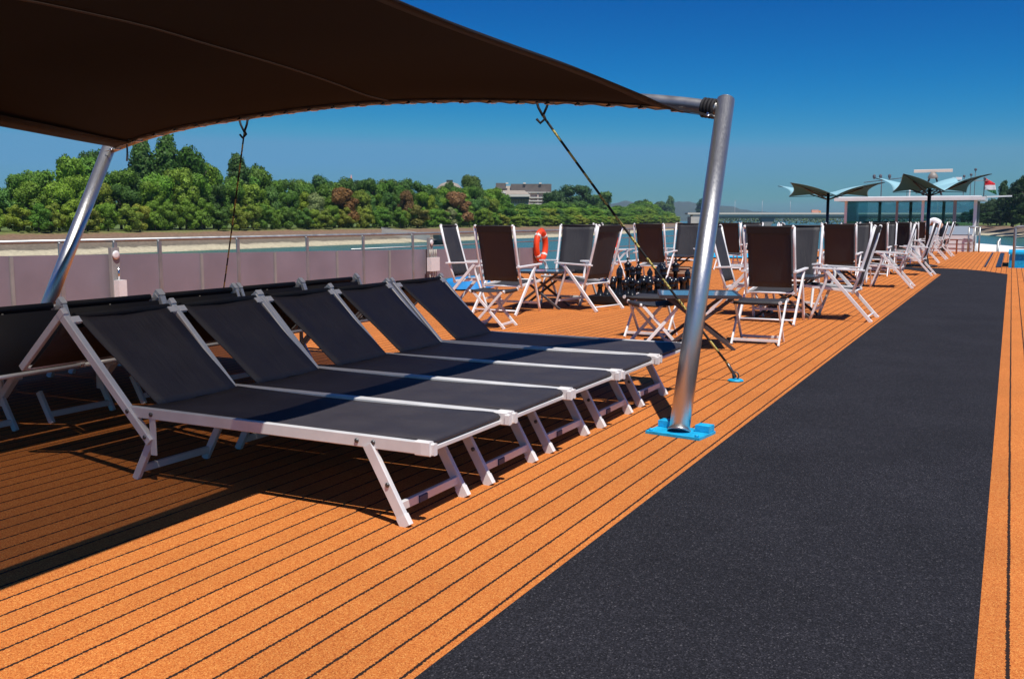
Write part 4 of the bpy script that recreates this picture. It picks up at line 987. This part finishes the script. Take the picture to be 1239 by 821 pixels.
def umbrella(px,Y,ztip,zc,rad,rz,label):
    p=aty(px,266,Y); e=empty('parasol',(p.x,p.y,0),rz,label=label,cat='parasol',group='pale blue parasols near the bow')
    MB().tube([(0,0,0),(0,0,zc-.02)],.045,10).build('pole',BLACK,e); MB().lathe([(.28,0),(.28,.04),(.08,.07),(.06,.2)],(0,0,0),16).build('base',BLACK,e)
    n=8; per=8; rows=[]; NR=9
    for i in range(NR):
        t=i/(NR-1); ring_=[]
        for k in range(n*per):
            a=2*PI*k/(n*per); f=(k%per)/per; s_=4*f*(1-f)
            hi=(k//per)
            tipz=[ztip if (q%2==0) else zc-.10 for q in (hi,hi+1)]; tz=tipz[0]*(1-f)+tipz[1]*f
            rr=rad*t*(1-.22*s_*t); rl_=[1.0 if (q%2==0) else .62 for q in (hi,hi+1)]; rr*=rl_[0]*(1-f)+rl_[1]*f
            z=zc+(tz-zc)*(t**1.15)+.05*s_*t*0
            ring_.append((rr*math.cos(a),rr*math.sin(a),z))
        ring_.append(ring_[0]); rows.append(ring_)
    MB().grid(rows,True,.004).build('canopy',UT,e)
    MB().grid([[(p[0]*.985,p[1]*.985,p[2]-.012) for p in r_] for r_ in rows],True).build('shaded_underside',UL,e)
    mb=MB()
    for q in range(4):
        a=2*PI*q/4; mb.bar((0,0,zc-.22),(rad*.62*math.cos(a),rad*.62*math.sin(a),zc+(ztip-zc)*.5-.03),.025,.03)
    mb.build('struts',BLACK,e)
    for q in range(8):
        a=2*PI*q/8; hi=q%2==0; rr=rad*(1 if hi else .62); MB().bar((0,0,zc-.10),(rr*math.cos(a),rr*math.sin(a),(ztip if hi else zc-.10)-.022),.014,.016).build('rib',BLACK,e)
    return e
umbrella(1001,31,2.30,2.03,1.89,R(-25.5),'pale blue star-shaped parasol on a dark pole left of the wheelhouse')
umbrella(1123,27,2.33,2.02,1.5,R(-20),'pale blue star-shaped parasol standing in front of the wheelhouse')
# flag
def flagmat():
    m=bpy.data.materials.new('tricolour'); m.use_nodes=True; t=m.node_tree; b=t.nodes['Principled BSDF']; N=t.nodes.new; L=t.links.new
    tc=N('ShaderNodeTexCoord'); sp=N('ShaderNodeSeparateXYZ'); L(tc.outputs['Generated'],sp.inputs[0]); cr=N('ShaderNodeValToRGB'); cr.color_ramp.interpolation='CONSTANT'; e=cr.color_ramp.elements
    e[0].color=(.03,.16,.06,1); e[0].position=0; e[1].color=(.75,.75,.75,1); e[1].position=.30; k=e.new(.58); k.color=(.65,.02,.03,1); L(sp.outputs[2],cr.inputs[0]); L(cr.outputs[0],b.inputs['Base Color']); b.inputs['Roughness'].default_value=.8; return m
fl=empty('ship_flag',(-1.06,43,2.13),0,label='small red, white and green flag hanging at the wheelhouse roof corner',cat='flag')
MB().tube([(0,0,0),(0,0,.75)],.015,6).build('staff',BLACK,fl)
P=[]
for i in range(8):
    P.append([(.02+.45*i/7*(.8+.2*j/5),.03*math.sin(i*1.3+j*.5),.72-.45*j/5-.22*(i/7)) for j in range(6)])
MB().grid(P,True,.003).build('flag_cloth',flagmat(),fl)
bm=empty('boom',(-1.0,43,2.05),0,label='white horizontal boom reaching right from the wheelhouse roof',cat='boom'); MB().bar((0.0,0,.05),(.95,0,.08),.05,.06).build('spar',CREAM,bm); MB().box((.02,0,.04),(.06,.12,.14)).build('bracket',GREY,bm)
# crew member bending over beside the wheelhouse
def person():
    P0=aty(1141,266,36.8); e=empty('person',(P0.x,P0.y,0),0,label='person in white shirt and dark trousers bending forward behind the farthest armchairs',cat='person')
    def skin(name,vs,es,rs,m,sub=2):
        me=bpy.data.meshes.new(name); me.from_pydata(vs,es,[]); o=bpy.data.objects.new(name,me); COL.objects.link(o); o.parent=e
        md=o.modifiers.new('skin','SKIN'); 
        if not me.skin_vertices: me.update()
        bpy.context.view_layer.objects.active=o
        sv=me.skin_vertices[0].data if me.skin_vertices else None
        for i,r in enumerate(rs): sv[i].radius=(r,r)
        sv[0].use_root=True
        s=o.modifiers.new('s','SUBSURF'); s.levels=sub; s.render_levels=sub; me.materials.append(m); return o
    vs=[(0,0,.93),(-.12,0,1.05),(-.30,0,1.15),(-.46,0,1.14),(-.54,0,1.10),(-.64,0,1.06),
        (0,.10,.88),(.03,.11,.50),(.08,.11,.08),(-.08,.11,.03),(0,-.10,.88),(-.03,-.11,.50),(.02,-.11,.08),(-.14,-.11,.03),
        (-.44,.18,1.10),(-.50,.22,.85),(-.62,.20,.64),(-.66,.19,.56),(-.44,-.18,1.10),(-.50,-.22,.85),(-.62,-.20,.64),(-.66,-.19,.56)]
    es=[(0,1),(1,2),(2,3),(3,4),(4,5),(0,6),(6,7),(7,8),(8,9),(0,10),(10,11),(11,12),(12,13),(3,14),(14,15),(15,16),(16,17),(3,18),(18,19),(19,20),(20,21)]
    rs=[.13,.125,.14,.13,.055,.10,.085,.06,.045,.04,.085,.06,.045,.04,.06,.045,.035,.035,.06,.045,.035,.035]
    skin('body',vs,es,rs,SKIN,2)
    skin('trousers',[(0,0,.95),(-.05,0,1.0),(0,.105,.88),(.03,.11,.50),(.08,.11,.10),(0,-.105,.88),(-.03,-.11,.50),(.02,-.11,.10)],[(0,1),(0,2),(2,3),(3,4),(0,5),(5,6),(6,7)],[.145,.14,.10,.078,.065,.10,.078,.065],BLACK)
    skin('shirt',[(-.06,0,1.02),(-.18,0,1.10),(-.32,0,1.17),(-.46,0,1.16),(-.46,.19,1.11),(-.50,.22,.93),(-.46,-.19,1.11),(-.50,-.22,.93)],[(0,1),(1,2),(2,3),(3,4),(4,5),(3,6),(6,7)],[.15,.155,.165,.145,.085,.07,.085,.07],SHIRT)
    hd=MB().lathe([(.02,-.11),(.06,-.09),(.078,-.03),(.082,.03),(.07,.08),(.035,.105)],(-.70,0,1.03),14,Matrix.Rotation(-.9,3,'Y')); hd.build('head',SKIN,e)
    hd=MB().lathe([(.085,.0),(.088,.04),(.075,.09),(.035,.115)],(-.69,0,1.045),14,Matrix.Rotation(-.6,3,'Y')); hd.build('hair',mat('dark_hair',(.03,.02,.015),.7),e)
person()
# small red-brown table by the wheelhouse, towels
p=atz(1150,307); e=empty('small_wooden_stool',(p.x,p.y,0),0,label='small reddish wooden stool in front of the white wheelhouse wall',cat='stool')
mb=MB().box((0,0,.50),(.45,.4,.03)); mb.build('seat',WOODR,e)
for sx in(-1,1):
    for sy in (-1,1): MB().bar((sx*.19,sy*.16,0),(sx*.19,sy*.16,.485),.04,.04).build('leg',WOODR,e)
MB().box((0,0,.2),(.34,.28,.02)).build('shelf',WOODR,e)
p=atz(1115,318); e=empty('towel_bundle',(p.x-.15,p.y,0),0,label='white towel bundle hanging behind the row of profile armchairs',cat='towel')
P=[[(.16*math.cos(a)*(1-.15*i/6+.1*noise.noise(Vector((a,i*.5,0)))),.14*math.sin(a),.05+.40*i/6) for a in [2*PI*k/14 for k in range(15)]] for i in range(7)]
MB().grid(P,True).build('cloth',SHIRT,e)
# right side: stair opening with handrail, blue bin, dinghy
e=empty('stair_handrail',(.09,27.4,0),0,label='steel handrail frame at the stair opening on the right picture edge',cat='handrail')
p=atz(1228,325); MB().tube([(0,0,-.3),(0,0,.98),(0,0,1.0),(.05,0,1.03),(.9,0,1.03),(.95,0,1.0),(.95,0,-.3)],.035,10).build('frame_tube',RAILM,e)
MB().tube([(0,0,.5),(.95,0,.5)],.02,8).build('mid_rail',RAILM,e)
e=empty('blue_pool_cover',(.88,29.3,.13),0,label='bright blue covered bin beside the stair opening on the right edge',cat='cover')
MB().box((0,0,-.35),(1.75,2.6,1.1)).box((0,0,.22),(1.82,2.7,.05)).build('bin',BLUE,e)
MB().box((.05,-.3,.52),(.7,.5,.30)).build('white_box',CAP,e)
for k,xx in enumerate((-.55,-.24)):
    e=empty('deck_hatch_strip',(xx,33.5,0),0,label='long black strip on the deck, %s of the pair at the right'%('left' if k==0 else 'right'),cat='strip')
    MB().box((0,0,.008),(.05 if k==0 else .13,12.0,.014)).build('strip',BLACK,e)
e=empty('white_dinghy',(-.35,46.5,-.45),R(20),label='white dinghy hull lying on the foredeck by the stair opening',cat='dinghy')
P=[]
for i in range(11):
    t=i/10; wv=.62*(1-t**3*.9); zz=.6*(1-.35*t)
    P.append([((t-.5)*2.4,wv*math.cos(a),zz*math.sin(a)*.9+.1) for a in [PI*k/10 for k in range(11)]])
MB().grid(P,True,.03).build('hull',CREAM,e); MB().box((0,0,.12),(1.8,1.1,.06)).build('seat',GREY,e)
fd=MB().prism([(PORT-.1,40.5),(.2,40.5),(-.45,54.3),(-3.9,68.5),(-8,56.3)],-1.32,-1.2).build('foredeck',GREY); tag(fd,kind='structure')
e=empty('bow_railing',(-.1,44,0),0,label='grey bow railing post beyond the deck edge at the right',cat='railing')
for dy in (0,3,6): MB().tube([(-.35,dy,-1),(-.35,dy,.35)],.05,8).build('post',RAILM,e)
MB().box((-.3,4,-.75),(.08,9,.25)).build('bulwark',CREAM,e)

# the summer air over the river
hz=MB().box((-1500,3900,62),(9000,8600,136)).build('haze',None); tag(hz,kind='stuff',label='thin summer haze over the river',cat='haze')
hm=bpy.data.materials.new('haze_air'); hm.use_nodes=True; t=hm.node_tree; t.nodes.remove(t.nodes['Principled BSDF'])
pv=t.nodes.new('ShaderNodeVolumePrincipled'); pv.inputs['Color'].default_value=(.50,.70,1,1); pv.inputs['Density'].default_value=HAZE
t.links.new(pv.outputs[0],t.nodes['Material Output'].inputs['Volume']); hz.data.materials.append(hm)
